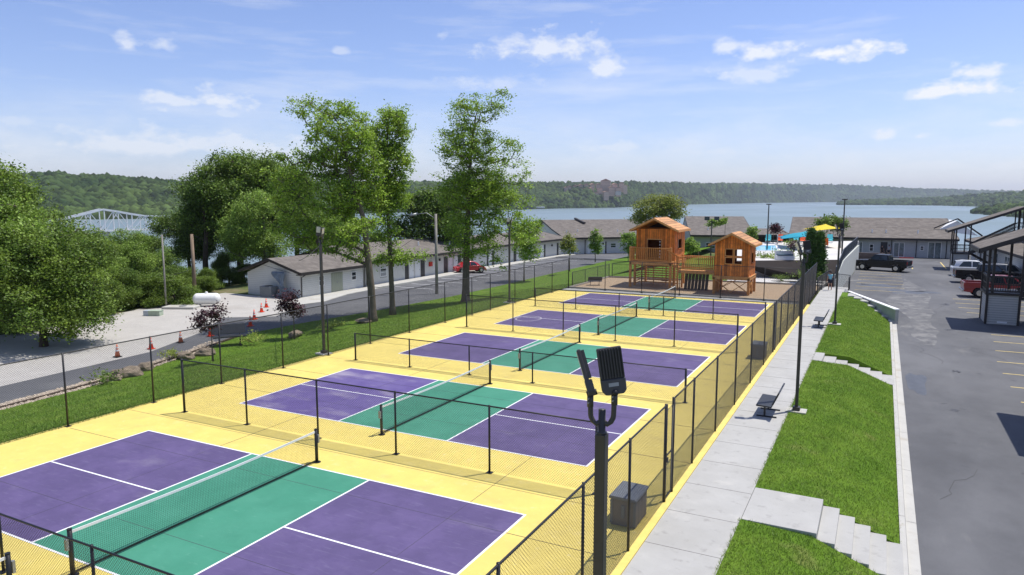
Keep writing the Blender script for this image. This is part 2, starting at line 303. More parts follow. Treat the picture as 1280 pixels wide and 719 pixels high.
# concrete stairs down to the lot
def stairs(name, x0, y0, y1, n, run, rise, lx, label):
    r = empty(name, (x0,y0,0), 0, label, 'stairs', 'concrete steps down the grass bank')
    s = MB(); s.box(lx-x0, 0, 0, y1-y0, -.25, .012).build('landing', M_conc, r, bevel=.012)
    for i in range(n):
        MB().box(i*run+.003, (i+1)*run+.03, 0, y1-y0, -(i+1)*rise-.22, -(i+1)*rise).build('step', M_conc, r, bevel=.012)
    return r
stairs('concrete_stairs', 19.55, 8.2, 10.25, 5, .345, .15, 17.94, 'nearest concrete steps from a wide landing down the grass to the kerb')
stairs('concrete_stairs', 18.35, 26.7, 28.6, 6, .49, .125, 17.94, 'concrete steps across the middle of the grass bank behind the first lamp')
s3 = empty('concrete_stairs', (18.3,50,0), 0, 'far concrete steps running down beside the low white retaining wall', 'stairs', 'concrete steps down the grass bank')
for i in range(7):
    t = i/7; MB().box(.1+.46*i, .56+.46*i+.1, 1.5-1.05*i, 3.2-1.05*i, -.5+bank(18.63+.46*i), bank(18.63+.46*i)+.07).build('step', M_conc, s3, bevel=.01)
rw = empty('retaining_wall', (18.3,54.2,0), 0, 'low white wall with sloping coping between the far steps and the lot', 'wall')
MB().prism([(0,0),(.12,.12),(3.45,-8.9),(3.25,-9.0)], 'z', -1.3, .02).build('wall', mat('painted_block', (.40,.41,.38), .8, .1, 1.5), rw)
MB().prism([(-.04,-.02),(.16,.16),(3.51,-8.9),(3.2,-9.06)], 'z', .021, .09).build('coping', M_white, rw)
# ------------------------------------------------------------------ courts
cs = MB(); cs.prism([(-3.05,-14),(16.02,-14),(16.02,45.2),(-2.6,44.6),(-2.75,25)], 'z', -.2, .0).build('court_slab', M_yel)['kind'] = 'structure'
crk = MB(); 
for y in (7.3,17.0,26.5,35.8): crk.box(-2.7,16.0,y-.012,y+.012,-.01,.0025)

ck2 = MB()
for y in (1.6,5.1,11.2,14.4,20.9,24.0,30.2,33.3,39.8,42.8): ck2.box(-2.5,16.0,y-.005,y+.005,-.01,.0062)
for x in (3.2,11.9): ck2.box(x-.004,x+.004,-13,45,-.01,.0062)
ck2.build('paint_cracks', mat('crack_dark', (.06,.055,.07)))['kind'] = 'structure'
crk.build('slab_joints', mat('joint_line', (.30,.22,.08)))['kind'] = 'structure'
COURTS = [(-.03,-8.35),(.0,0.),(.153,9.63),(.208,19.15),(.332,28.45),(.286,38.07)]
L_, W_, K1 = 13.41, 6.10, 4.57; K2 = L_-K1
pu = MB(); pd = MB(); gr = MB(); ln = MB(); e = .05
for i,(ox,oy) in enumerate(COURTS):
    (pd if i == 2 else pu).box(ox,ox+K1,oy,oy+W_,-.01,.004)
    pu.box(ox+K2,ox+L_,oy,oy+W_,-.01,.004); gr.box(ox+K1,ox+K2,oy,oy+W_,-.01,.0042)
    def ll(x0,x1,y0,y1,z=.008): ln.box(ox+x0,ox+x1,oy+y0,oy+y1,-.01,z)
    ll(-e/2,L_+e/2,-e/2,e/2); ll(-e/2,L_+e/2,W_-e/2,W_+e/2)
    for x in (0,K1,K2,L_): ll(x-e/2,x+e/2,e/2+.001,W_-e/2-.001)
    ll(e/2+.001,K1-e/2-.001,W_/2-e/2,W_/2+e/2); ll(K2+e/2+.001,L_-e/2-.001,W_/2-e/2,W_/2+e/2)
pu.build('court_paint_purple', M_pur)['kind'] = 'structure'; pd.build('court_paint_dusty', M_purd)['kind'] = 'structure'
gr.build('court_paint_green', M_grn)['kind'] = 'structure'; ln.build('court_lines', M_line)['kind'] = 'structure'
# chalk rings left on the fourth court's paint
rg = MB()
for cx,cy_,r_ in [(.332+1.0,28.45+2.6,.75)]:
    n = 40
    rg.add([(cx+(r_+d)*math.cos(2*math.pi*i/n), cy_+(r_+d)*1.25*math.sin(2*math.pi*i/n), .0095) for d in (-.03,.03) for i in range(n)], [(i,(i+1)%n,(i+1)%n+n,i+n) for i in range(n)])
rg.build('chalk_ring', mat('faint_chalk', (.5,.48,.52)))['kind'] = 'structure'
# nets
def net(ox, ya, yb, label):
    r = empty('court_net', (ox,ya,0), 0, label, 'net', 'pickleball nets across the courts'); n = yb-ya
    for y in (0,n):
        p = MB().tube([(0,y,0),(0,y,.95)], .045, 10).build('post', M_black, r, True)
        MB().tube([(0,y,.0),(0,y,.012)], .11, 12).build('foot_plate', M_black, p)
        MB().tube([(0,y,.95),(0,y,.965)], .05, 10).build('cap', M_black, p)
        MB().box(-.035,.035,y-.10 if y==0 else y+.05,y-.05 if y==0 else y+.10,.55,.78).build('crank', M_galv, p)
    def top(y): return .915-.055*math.sin(math.pi*y/n)
    k = MB(); y = .06; sp = .044; c = .0013
    while y < n-.05:
        t = top(y)-.05; k.add([(c,y-c,.07),(-c,y-c,.07),(0,y+c*1.5,.07),(c,y-c,t),(-c,y-c,t),(0,y+c*1.5,t)], [(0,1,4,3),(1,2,5,4),(2,0,3,5)]); y += sp
    z = .08
    while z < .84:
        s = (top(n/2)-.05-.07)/(top(0)-.05-.07)
        P = [(0,y,.07+(z-.07)*((top(y)-.12)/(top(0)-.12))) for y in [n*i/12 for i in range(13)]]
        for a,b in zip(P,P[1:]): k.add([(c,a[1],a[2]-c),(-c,a[1],a[2]-c),(0,a[1],a[2]+c*1.5),(c,b[1],b[2]-c),(-c,b[1],b[2]-c),(0,b[1],b[2]+c*1.5)], [(0,1,4,3),(1,2,5,4),(2,0,3,5)])
        z += sp
    k.build('netting', M_black, r, fix=False)
    t = MB(); b = MB()
    Y = [n*i/14 for i in range(15)]
    for a,c_ in zip(Y,Y[1:]):
        t.add([(x,y,top(y)+dz) for y in (a,c_) for x,dz in ((-.008,-.055),(.008,-.055),(.008,0),(-.008,0))], [(0,1,5,4),(1,2,6,5),(2,3,7,6),(3,0,4,7)])
        b.add([(x,y,z_) for y in (a,c_) for x,z_ in ((-.01,.03),(.01,.03),(.01,.075),(-.01,.075))], [(0,1,5,4),(1,2,6,5),(2,3,7,6),(3,0,4,7)])
    t.build('top_tape', M_white, r); b.build('bottom_band', M_black, r)
nm = ['nearest the camera, beyond the frame edge','across the nearest green and purple court','across the second court, the one with dusty purple paint','across the middle court, third from the near end','across the fourth court, with a chalk ring beside it','across the farthest court, by the playhouses']
for i,(ox,oy) in enumerate(COURTS):
    net(ox+L_/2, (-8.3,-.40,9.2,18.75,28.0,37.7)[i], (-1.5,6.46,16.2,25.6,34.8,44.4)[i], 'black net with white top tape '+nm[i])
# ------------------------------------------------------------------ chain-link fences
def wires(mb, p, q, z0, z1, pitch=.071, r=.0027, zf=None):
    p = Vector(p); q = Vector(q); L = (q-p).length; u = (q-p)/L; hh = z1-z0; nn = u.cross(Vector((0,0,1)))
    def seg(a, za, b, zb):
        # tri-section wire from (a,za) to (b,zb) along fence
        A = p+u*a+Vector((0,0,za)); B = p+u*b+Vector((0,0,zb)); d = (B-A).normalized(); s1 = d.cross(nn)
        o = [nn*r, (-nn*.5+s1*.87)*r, (-nn*.5-s1*.87)*r]
        mb.add([A+i for i in o]+[B+i for i in o], [(0,1,4,3),(1,2,5,4),(2,0,3,5)])
    for sgn in (1,-1):
        n0 = -int(hh/pitch)-1; k = n0*pitch
        while k < L:
            # wire: s = k + t, z = t (t in 0..hh), mirrored for sgn -1
            t0 = max(0,-k); t1 = min(hh, L-k)
            if t1-t0 > .02:
                nseg = max(1, round((t1-t0)/.65))
                for j in range(nseg):
                    ta = t0+(t1-t0)*j/nseg; tb = t0+(t1-t0)*(j+1)/nseg
                    if sgn > 0: seg(k+ta, z0+ta, k+tb, z0+tb)
                    else: seg(k+ta, z0+hh-ta, k+tb, z0+hh-tb)
            k += pitch
def fence(name, pts, h, label, group=None, ends=(1,1), cat='fence', z0=0., rails=(1,0), pr=.03, pitch=.071, extra=None, rr=.021, wr=.0027, base=None):
    "pts: list of (x,y) post positions"
    o = Vector((pts[0][0], pts[0][1], base if base is not None else z0)); r = empty(name, o, 0, label, cat, group); zz = z0-o.z
    Q = [Vector((x,y,0))-Vector((o.x,o.y,0)) for x,y in pts]
    for i,q in enumerate(Q):
        th = pr*1.35 if i in (0,len(Q)-1) else pr
        p = MB().tube([q+Vector((0,0,zz)), q+Vector((0,0,zz+h+.03))], th, 8).build('post', M_black, r, True)
        MB().cbox(q.x,q.y,zz+.001,.17,.17,.012).build('base_plate', M_black, p)
    MB().tube([q+Vector((0,0,zz+h)) for q in Q], rr, 7).build('top_rail', M_black, r, True)
    if rails[1]: MB().tube([q+Vector((0,0,zz+.06)) for q in Q], .006, 5).build('tension_wire', M_black, r)
    k = MB()
    for a,b in zip(Q,Q[1:]): wires(k, a, b, zz+.05, zz+h-.005, pitch, wr)
    k.build('chain_link', M_black, r, fix=False)
    return r
RX = 16.11
rp = [-9.5,-6.4,-3.2,-.2,2.9,5.5,8.26]; rp2 = [8.95,11.14,14.25,17.57,20.97,24.54,27.55]; rp3 = [28.2,30.22,33.2,36.4,39.6,42.8,46.2,48.9,51.6]
G1 = 'black chain link runs along the walkway side of the courts'
fence('chain_link_fence', [(RX,y) for y in rp], 2.44, 'tall black chain link fence beside the walkway, the near run by the lamp pole', G1)
fence('chain_link_fence', [(RX,y) for y in rp2], 2.44, 'tall black chain link fence beside the walkway, the middle run between the two gates', G1)
fence('chain_link_fence', [(RX,y) for y in rp3], 2.44, 'tall black chain link fence beside the walkway, the far run towards the playhouses', G1)
def gate(y0, y1, label):
    r = empty('fence_gate', (RX,y0,0), 0, label, 'gate', 'walkway gates into the courts'); L = y1-y0
    MB().tube([(0,.06,.1),(0,.06,2.3),(0,L-.06,2.3),(0,L-.06,.1),(0,.06,.1)], .02, 7).build('gate_frame', M_black, r, True)
    MB().tube([(0,.06,1.15),(0,L-.06,1.15)], .018, 7).build('mid_rail', M_black, r)
    MB().box(-.05,.05,.05,.13,1.0,1.12).build('latch', M_black, r)
    k = MB(); wires(k, (0,.08,0), (0,L-.08,0), .12, 2.28); k.build('chain_link', M_black, r, fix=False)
gate(8.26, 8.95, 'narrow chain link gate by the grey storage box, nearer the camera'); gate(27.55, 28.2, 'narrow chain link gate beside the farther grey storage box')
lp = [-7.5,-4.2,-1,2.1,5.18,8.28,11.3,14.41,17.3,20.43,23.84,27.5,30.6,33.0,36.6,39.8,43.04,46.4]
fence('chain_link_fence', [(-2.72 if y<12 else -2.5 if y<30 else -2.45, y) for y in lp], 2.42, 'long tall black chain link fence between the courts and the left lawn')
fence('chain_link_fence', [(-2.45,46.4),(.8,46.25),(3.9,46.1),(6.9,46.05),(10,45.95),(13.1,45.9),(16.0,45.8)], 2.44, 'tall chain link fence across the far end, in front of the playhouses')
G2 = 'black chain link dividers between neighbouring courts'
xs_ = [-.72,2.3,5.35,8.3,11.4,14.45]
for y,h,lb in [(-.95,1.22,'low divider fence at the bottom left corner by the near net post'),(8.0,1.85,'taller divider fence between the first and second courts'),(17.12,1.24,'low divider fence between the second and third courts'),(26.87,1.85,'taller divider fence between the third and fourth courts'),(36.1,1.24,'low divider fence between the fourth and farthest courts')]:
    fence('court_divider_fence', [(x+(.1 if y>20 else 0),y) for x in xs_], h, 'black chain link '+lb, G2, cat='fence')
fence('low_chain_link_fence', [(-2.45,47.2),(-2.4,50),(-2.35,53),(-2.3,55.9)], 1.25, 'low chain link fence along the lawn side of the wood chip play area')
fence('low_chain_link_fence', [(-2.1,56.2),(1.2,56.9),(4.4,57.4),(7.6,57.9)], 1.25, 'low chain link fence behind the two playhouses')
fence('low_chain_link_fence', [(16.2,52.2),(16.35,54.8),(16.5,57.2),(16.7,59.5)], 1.25, 'short low chain link fence past the walkway end, below the cypresses')
fence('guard_fence', [(17.05,57.3),(18.35,56.2),(18.35,54.4)], 1.15, 'short chain link guard fence at the end of the walkway above the lot', z0=.002)
# ------------------------------------------------------------------ play area ground
MB().prism([(-2.35,46.75),(16.0,46.2),(16.0,57.4),(9.5,57.0),(-2.2,55.6)], 'z', -.2, -.004).build('wood_chip_bed', M_mulch)['kind'] = 'structure'
tb = MB(); tb.bar((-2.6,46.55,.05),(16.0,46.0,.05),.14,.14); tb.bar((-2.42,46.7,.05),(-2.28,55.6,.05),.12,.14); tb.bar((-2.28,55.7,.05),(9.5,57.1,.05),.12,.14); tb.bar((9.5,57.1,.05),(16.0,57.5,.05),.12,.14)
tb.build('bed_edging', mat('grey_edging', (.33,.31,.27), .9, .2, 3))['kind'] = 'structure'
MB().prism([(-2.6,45.2),(16.0,44.9),(16.0,45.95),(-2.6,46.4)], 'z', -.2, -.003).build('end_strip', M_conc)['kind'] = 'structure'
MB().prism([(8.2,57.6),(16.2,58.1),(16.6,63.5),(13.4,64.5),(11.5,67.5),(7.8,68)], 'z', -.15, .01).build('garden_path', M_deckc)['kind'] = 'structure'
# ------------------------------------------------------------------ light poles
M_led = mat('led_panel', (.62,.60,.50), .35, .06, 20)
def light_pole(loc, rz, label, group, h=5.1):
    r = empty('light_pole', loc, rz, label, 'lamp post', group)
    MB().box(-.33,.33,-.28,.28,-.02,.03).build('footing', M_kerb, r)
    MB().box(-.12,.12,-.12,.12,.03,.16).build('base_cover', M_bronze, r, bevel=.01)
    MB().box(-.052,.052,-.052,.052,.16,h).build('shaft', M_bronze, r, bevel=.006)
    MB().tube([(0,0,h),(0,0,h+.02),(0,0,h+.022),(0,0,h+.24)], [.05,.05,.036,.036], 12).build('tenon', M_bronze, r, True)
    # two arms: U bracket, in the plane of RT direction
    def arm(sgn, top, head_axis, ledn):
        u = Vector((.95,.3,0))*sgn
        pts = [Vector((0,0,h+.13))]+[Vector((0,0,h+.08))+u*(.11*math.sin(a))+Vector((0,0,.11*(1-math.cos(a)))) for a in [.5,.9,1.3,1.57]]
        pts += [Vector((0,0,h+.19+top*.5))+u*.112, Vector((0,0,h+.19+top))+u*.115]
        a = MB().tube(pts, .026, 10).build('arm', M_bronze, r, True)
        e_ = pts[-1]; sf = MB().tube([e_-Vector((0,0,.05)), e_+Vector((0,0,.07))], .031, 10)
        sf.build('slip_fitter', M_bronze, a, True)
        for q in (.0,.04): MB().tube([e_+Vector((0,-.02,q)), e_+Vector((0,-.06,q))], .007, 6).build('bolt', M_galv, a)
        ax = Vector(head_axis).normalized(); n = (Vector(ledn)-ax*Vector(ledn).dot(ax)).normalized(); s = ax.cross(n)
        M = Matrix(((s.x,n.x,ax.x,e_.x),(s.y,n.y,ax.y,e_.y),(s.z,n.z,ax.z,e_.z+.06),(0,0,0,1)))
        hd = MB().prism([(-.085,0),(.085,0),(.115,.03),(.12,.13),(-.12,.13),(-.115,.03)], 'y', -.035, .03); 
        def bx(mb, *b):
            return mb.box(*b)
        hd = MB(); bx(hd,-.118,.118,-.028,.012,.13,.45)
        o1 = hd.build('lamp_head', M_bronze, r, bevel=.012); o1.matrix_local = M
        dr = MB().prism([(-.085,0),(.085,0),(.116,.035),(.119,.15),(-.119,.15),(-.116,.035)], 'y', -.055, .018).build('driver_box', mat('grey_bronze', (.055,.053,.052), .45), o1, bevel=.01)
        fb = MB()
        for i in range(9): fb.box(-.108+i*.027-.0045,-.108+i*.027+.0045,-.058,-.028,.16,.435)
        fb.build('cooling_fins', M_bronze, o1)
        MB().box(-.1,.1,.0125,.016,.17,.435).build('led_panel', M_led, o1)
        MB().box(-.045,.05,-.0565,-.055,.08,.115).build('label_plate', MATS['weathered_grey_metal'], o1)
        MB().tube([(0,-.07,.02),(0,.03,.02)], .03, 10).build('knuckle', M_black, o1, True)
    arm(1, .15, (-.16,0,1), (-.46,.88,-.15))
    arm(-1, .12, (-.36,.12,.93), (-.90,-.40,-.12))
    return r
lpA = light_pole((18.17,-1.9,0), 0, 'nearest bronze lamp post, its two finned flood heads seen close up by the fence', 'flood lamp posts around the courts')
gl = 'flood lamp posts around the courts'
clone(lpA, (18.15,17.9,0), 0, 'black lamp post on the grass edge beside the nearer walkway bench', gl)
clone(lpA, (18.28,37.6,0), 0, 'black lamp post on the grass beside the farther walkway bench', gl)
clone(lpA, (-2.95,17.5,0), math.pi*.93, 'lamp post with pale panels outside the left fence, beside the leaning oak', gl, 1.02)
clone(lpA, (-3.05,36.9,-.03), math.pi*.93, 'lamp post outside the left fence to the right of the separate oak', gl, 1.02)
def pole_thin(px, pyb, z, pyt, label, double=False, name='tall_lamp_post'):
    a = W(px,pyb,z); d = (a-CAM).dot(FW)
    hi = CAM.z-(pyt-249.0)/F*d - z; r = empty(name, a, 0, label, 'lamp post')
    MB().tube([(0,0,0),(0,0,hi)], [.09,.06], 8).build('pole', M_bronze, r)
    if double:
        for s in (-1,1): MB().tube([(0,0,hi-.1),(s*.5,.2*s,hi-.1),(s*.5,.2*s,hi+.1)], .03, 6).build('arm', M_bronze, r); MB().box(s*.5-.28,s*.5+.28,.2*s-.05,.2*s+.05,hi+.08,hi+.5).build('flood_head', M_glass, r, bevel=.02)
    else:
        MB().box(-.28,.28,-.12,.12,hi,hi+.12).build('lamp_head', M_bronze, r, bevel=.02)
    return r
pole_thin(1052,322,1.1,250,'tall thin lamp post behind the yellow shade sail'); pole_thin(958.5,316,1.1,256,'tall thin lamp post standing by the pool to the left of the blue sail')
pole_thin(888,330,.0,276,'dark post with two square floodlights between the playhouses', True, 'flood_post')
# ------------------------------------------------------------------ benches
def bench(loc, rz, label, L=1.5, back=True, z=0):
    r = empty('park_bench', loc, rz, label, 'bench', 'black metal benches')
    m_ = mat('black_perforated_metal', (.022,.026,.033), .5, .15)
    s = MB(); s.prism([(-.04,.47),(.44,.45),(.46,.43),(.46,.39),(-.04,.41)], 'y', 0, L); s.build('seat', m_, r, bevel=.012)
    b = MB(); b.prism([(.46,.52),(.51,.50),(.70,.93),(.65,.95)], 'y', 0, L); b.build('backrest', m_, r, bevel=.01)
    for y in (.28, L-.28):
        l_ = MB(); l_.box(.18,.24,y-.025,y+.025,.04,.40); l_.box(-.05,.60,y-.03,y+.03,.0,.04); l_.tube([(.2,y,.38),(.42,y,.40),(.55,y,.66)], .022, 7)
        l_.build('leg', M_black, r)
    return r
b1 = bench((17.05,16.4,0.003), 0, 'black bench on the walkway beside the nearer lamp post')
clone(b1, (17.3,35.6,.003), 0, 'black bench on the walkway beside the farther lamp post')
clone(b1, (-1.9,49.3,-.01), rad(-62), 'dark bench in the corner of the wood chip bed', scale=.8)
q = W(309,431,-1.97); clone(b1, (q.x,q.y,-1.97), rad(143), 'long dark bench on the lawn edge between the two purple trees', scale=1.35)
# ------------------------------------------------------------------ storage boxes
def sbox(loc, label):
    r = empty('storage_box', loc, rad(0), label, 'storage box', 'grey deck boxes inside the fence')
    mb = lined('woven_resin', (.17,.155,.135), (.05,.047,.045), 1, .22, .06); mt = mat('slate_resin', (.15,.165,.18), .6, .15, 12, .3, 60)
    MB().box(-.58,0,-.02,.86,0,.62).build('body', mb, r, bevel=.02)
    MB().prism([(-.62,.625),(.03,.625),(.03,.665),(.0,.69),(-.59,.70),(-.62,.675)], 'y', -.06, .90).build('lid', mt, r, bevel=.012)
    for x in (-.56,-.02): MB().box(x-.03,x+.03,-.035,-.021,.05,.6).build('corner_trim', mt, r)
    MB().box(-.33,-.25,-.04,-.02,.2,.5).build('clasp', mt, r)
sbox((15.92,6.6,0), 'grey deck box with a ribbed lid inside the fence, nearer the camera'); sbox((15.95,25.8,0), 'grey deck box inside the fence near the farther gate')
# ------------------------------------------------------------------ playhouses
def balusters(x0,y0,x1,y1,z0,z1,step=.16,zs=0.,ze=0.):
    mb = MB(); L = math.hypot(x1-x0,y1-y0); n = max(1,int(L/step))
    for i in range(1,n):
        t = i/n; x = lerp(x0,x1,t); y = lerp(y0,y1,t); o = lerp(zs,ze,t); mb.cbox(x,y,z0+.08+o,.065,.05,z1-z0-.1)
    mb.bar((x0,y0,z1+zs),(x1,y1,z1+ze),.14,.06); mb.bar((x0,y0,z0+.1+zs),(x1,y1,z0+.1+ze),.06,.09)
    return mb
def playhouse(x0,x1,y0,y1,zf,zt,zr,ry0,ry1,ov,label,kind):
    r = empty('playhouse', (x0,y0,0), 0, label, 'playhouse', 'raised cedar playhouses'); w = x1-x0; d = y1-y0; t = .05
    fy0 = -1.2 if kind == 'deck' else 0.
    for px in ((-.1,w) if kind == 'deck' else (0,w)):
        for py in ((fy0+.05, .1, d-.1) if kind=='deck' else (.05, d*.5, d-.05)):
            MB().box(px-.09,px+.09,py-.09,py+.09,-.1,zf-.12 if py > fy0+.1 or kind!='deck' else zf+1.2).build('post', M_lumber, r, bevel=.006)
    MB().box(-.14,w+.1,fy0-.04,d+.05,zf-.28,zf-.04).build('floor_frame', M_lumb2, r, bevel=.01)
    MB().box(-.16,w+.12,fy0-.06,d+.07,zf-.038,zf).build('deck_floor', M_lumb2, r)
    f = MB()
    if kind == 'deck':
        dx0, dx1, dz = w*.30, w*.66, zf+1.75 if zf+1.75 < zt-.35 else zt-.45
        f.box(0,dx0,0,t,zf,zt); f.box(dx1,w,0,t,zf,zt); f.box(dx0,dx1,0,t,dz,zt)
        wal = f.build('front_wall', M_wood, r)
        df = MB(); df.box(dx0-.06,dx0,-.02,t+.01,zf,dz); df.box(dx1,dx1+.06,-.02,t+.01,zf,dz); df.box(dx0-.06,dx1+.06,-.02,t+.01,dz,dz+.07); df.build('door_frame', M_lumb2, wal)
        bl = MB(); 
        for i in range(6): bl.tube([(dx1-.12,-.02,dz-.1-i*.26),(dx1-.12,-.02,dz-.22-i*.26)],.035,6)
        bl.build('wind_chime', M_white, r)
    else:
        wx = [(w*.32,w*.32+.52),(w*.32+.68,w*.32+1.2)]; wz = [(zf+.98,zf+1.42),(zf+1.6,zf+2.08)]
        X = [0,wx[0][0],wx[0][1],wx[1][0],wx[1][1],w]; Z = [zf,wz[0][0],wz[0][1],wz[1][0],wz[1][1],zt]
        for i in range(5):
            for j in range(5):
                if i in (1,3) and j in (1,3): continue
                f.box(X[i],X[i+1],0,t,Z[j],Z[j+1])
        wal = f.build('front_wall', M_wood, r)
        for a,b in wx:
            for c,e in wz:
                g = MB(); g.box(a-.05,b+.05,-.025,-.002,c-.05,c); g.box(a-.05,b+.05,-.025,-.002,e,e+.05); g.box(a-.05,a,-.025,-.002,c,e); g.box(b,b+.05,-.025,-.002,c,e); g.build('window_frame', M_lumb2, r)
    def side(x, nm):
        s = MB(); a,b = d*.35, d*.68; c,e = zf+1.0, zf+1.75
        s.box(x,x+t,t,a,zf,zt); s.box(x,x+t,b,d,zf,zt); s.box(x,x+t,a,b,zf,c); s.box(x,x+t,a,b,e,zt); s.box(x+(t if x > 1 else -.12),x+(t+.12 if x > 1 else 0),a-.1,b+.1,c-.05,c)
        s.build(nm, M_woody, r)
    side(0,'side_wall'); side(w-t,'side_wall')
    bk = MB(); bk.box(t,w-t,d-t,d,zf,zf+.9); bk.box(t,w*(.72 if kind=='deck' else .45),d-t,d,zf+.9,zt-.2); bk.box(w*(.85 if kind=='deck' else .8),w-t,d-t,d,zf+.9,zt-.2); bk.box(t,w-t,d-t,d,zt-.2,zt); bk.build('back_wall', mat('unlit_inner_board', (.16,.06,.02), .8, .2, 3), r)  # back wall coloured dark to stand in for shade inside the playhouse
    # gable infill + roof
    cx = w/2; ze = zt-.12; hw = w/2+ov
    sl = (zr-ze)/hw
    gy = d-.08 if kind=='deck' else .05
    MB().prism([(0.02,zt),(w-.02,zt),(cx,zt+sl*(w/2)-.06)], 'y', gy if kind!='deck' else d-.1, (gy if kind!='deck' else d-.1)+.04).build('gable', M_wood if kind!='deck' else M_fascia, r)
    a = ry0-y0; b = ry1-y0
    for s in (-1,1):
        P = [(cx,zr),(cx+s*hw,ze),(cx+s*hw,ze+.07),(cx,zr+.08)]
        rf = MB().prism(P, 'y', a, b).build('roof', M_wroof, r)
        tr = MB(); tr.prism([(cx,zr-.10),(cx+s*hw,ze-.10),(cx+s*(hw+.01),ze+.06),(cx,zr+.07)], 'y', a-.04, a-.002); tr.prism([(cx,zr-.10),(cx+s*hw,ze-.10),(cx+s*(hw+.01),ze+.06),(cx,zr+.07)], 'y', b+.002, b+.04)
        tr.box(cx+s*hw-(.0 if s>0 else .04),cx+s*hw+(.04 if s>0 else 0),a,b,ze-.1,ze+.05); tr.build('barge_board', M_lumb2, rf)
    rg_ = MB()
    for y in (.1,d*.35,d*.65,d-.15):
        for s in (-1,1): rg_.bar((cx,y,zr-.06),(cx+s*(hw-.05),y,ze-.04),.05,.09)
        rg_.bar((0,y,zt-.05),(w,y,zt-.05),.05,.09)
    rg_.build('rafters', M_lumber, r)
    br = MB()
    if kind == 'deck':
        balusters(-.1,fy0+.0,w,fy0,zf,zf+1.12).build('railing', M_lumber, r); balusters(-.1,fy0,-.1,0,zf,zf+1.12).build('railing', M_lumber, r)
        # slatted walls under the floor
        ls = MB()
        for i in range(9): z = .15+i*.2; ls.box(.0,w-.05,1.5,1.53,z,z+.09); ls.box(-.06,-.03,.2,1.5,z,z+.09)
        for x in (.0,w*.33,w*.66,w-.1): ls.box(x,x+.08,1.54,1.6,0,zf-.3)
        ls.build('slatted_screen', M_lumb2, r)
        sw = MB(); sw.tube([(w-.55,-.1,zf-.3),(w-.55,-.1,.55)],.012,5); sw.tube([(w-.95,-.1,zf-.3),(w-.95,-.1,.55)],.012,5); sw.box(w-1.0,w-.5,-.2,0,.5,.54); sw.build('swing', M_fascia, r)
    else:
        br.bar((0,.05,.15),(w/2,.05,zf-.35),.14,.05); br.bar((w,.09,.15),(w/2,.09,zf-.35),.14,.05); br.bar((w/2,.02,.15),(0.1,.02,zf-.3),.14,.05)
        br.bar((w/2,.0,.2),(w,.0,zf-.3),.14,.05)
        br.bar((w,.1,.15),(w,d*.5,zf-.35),.14,.05); br.bar((w+.03,d*.5,.15),(w+.03,.15,zf-.35),.14,.05); br.bar((0,d-.1,.15),(w*.6,d-.1,zf-.35),.14,.05)
        br.build('cross_brace', M_lumb2, r)
    return r
playhouse(1.9,5.2,50.8,54.2,2.2,4.85,5.72,50.2,54.35,.42,'taller cedar playhouse with a front balcony and open doorway','deck')
playhouse(9.0,11.6,48.35,51.3,1.42,3.95,4.72,47.95,51.5,.42,'smaller cedar playhouse with four small square windows','win')
br = empty('wooden_bridge', (5.3,49.7,0), 0, 'cedar footbridge with balustrades joining the two playhouses', 'bridge')
MB().box(.55,3.7,0,1.5,1.34,1.6).build('deck', M_lumb2, br, bevel=.01)
for i,(x,z) in enumerate(((.0,2.02),(.28,1.82))): MB().box(x,x+.3,0,1.2,z-.06,z).build('step', M_lumb2, br)
for x in (.5,3.6):
    for y in (.02,1.45): MB().box(x-.06,x+.06,y-.06,y+.06,-.1,2.75).build('post', M_lumber, br)
balusters(.5,0,3.6,0,1.6,2.68).build('railing', M_lumber, br); balusters(.5,1.45,3.6,1.45,1.6,2.68).build('railing', M_lumber, br)
balusters(-.1,-.9,.5,0,1.65,2.65,zs=.6,ze=0).build('railing', M_lumber, br)
cl = MB()
for i in range(7): cl.add([(.95+i*.28,.35,.0),(1.19+i*.28,.35,.0),(1.19+i*.28,.8,1.42),(.95+i*.28,.8,1.42),(.95+i*.28,.40,.0),(1.19+i*.28,.40,.0),(1.19+i*.28,.85,1.42),(.95+i*.28,.85,1.42)], [(0,1,2,3),(7,6,5,4),(0,4,5,1),(1,5,6,2),(2,6,7,3),(3,7,4,0)])
cl.build('climbing_wall', mat('dark_stained_board', (.06,.045,.035), .7, .3, 4), br)
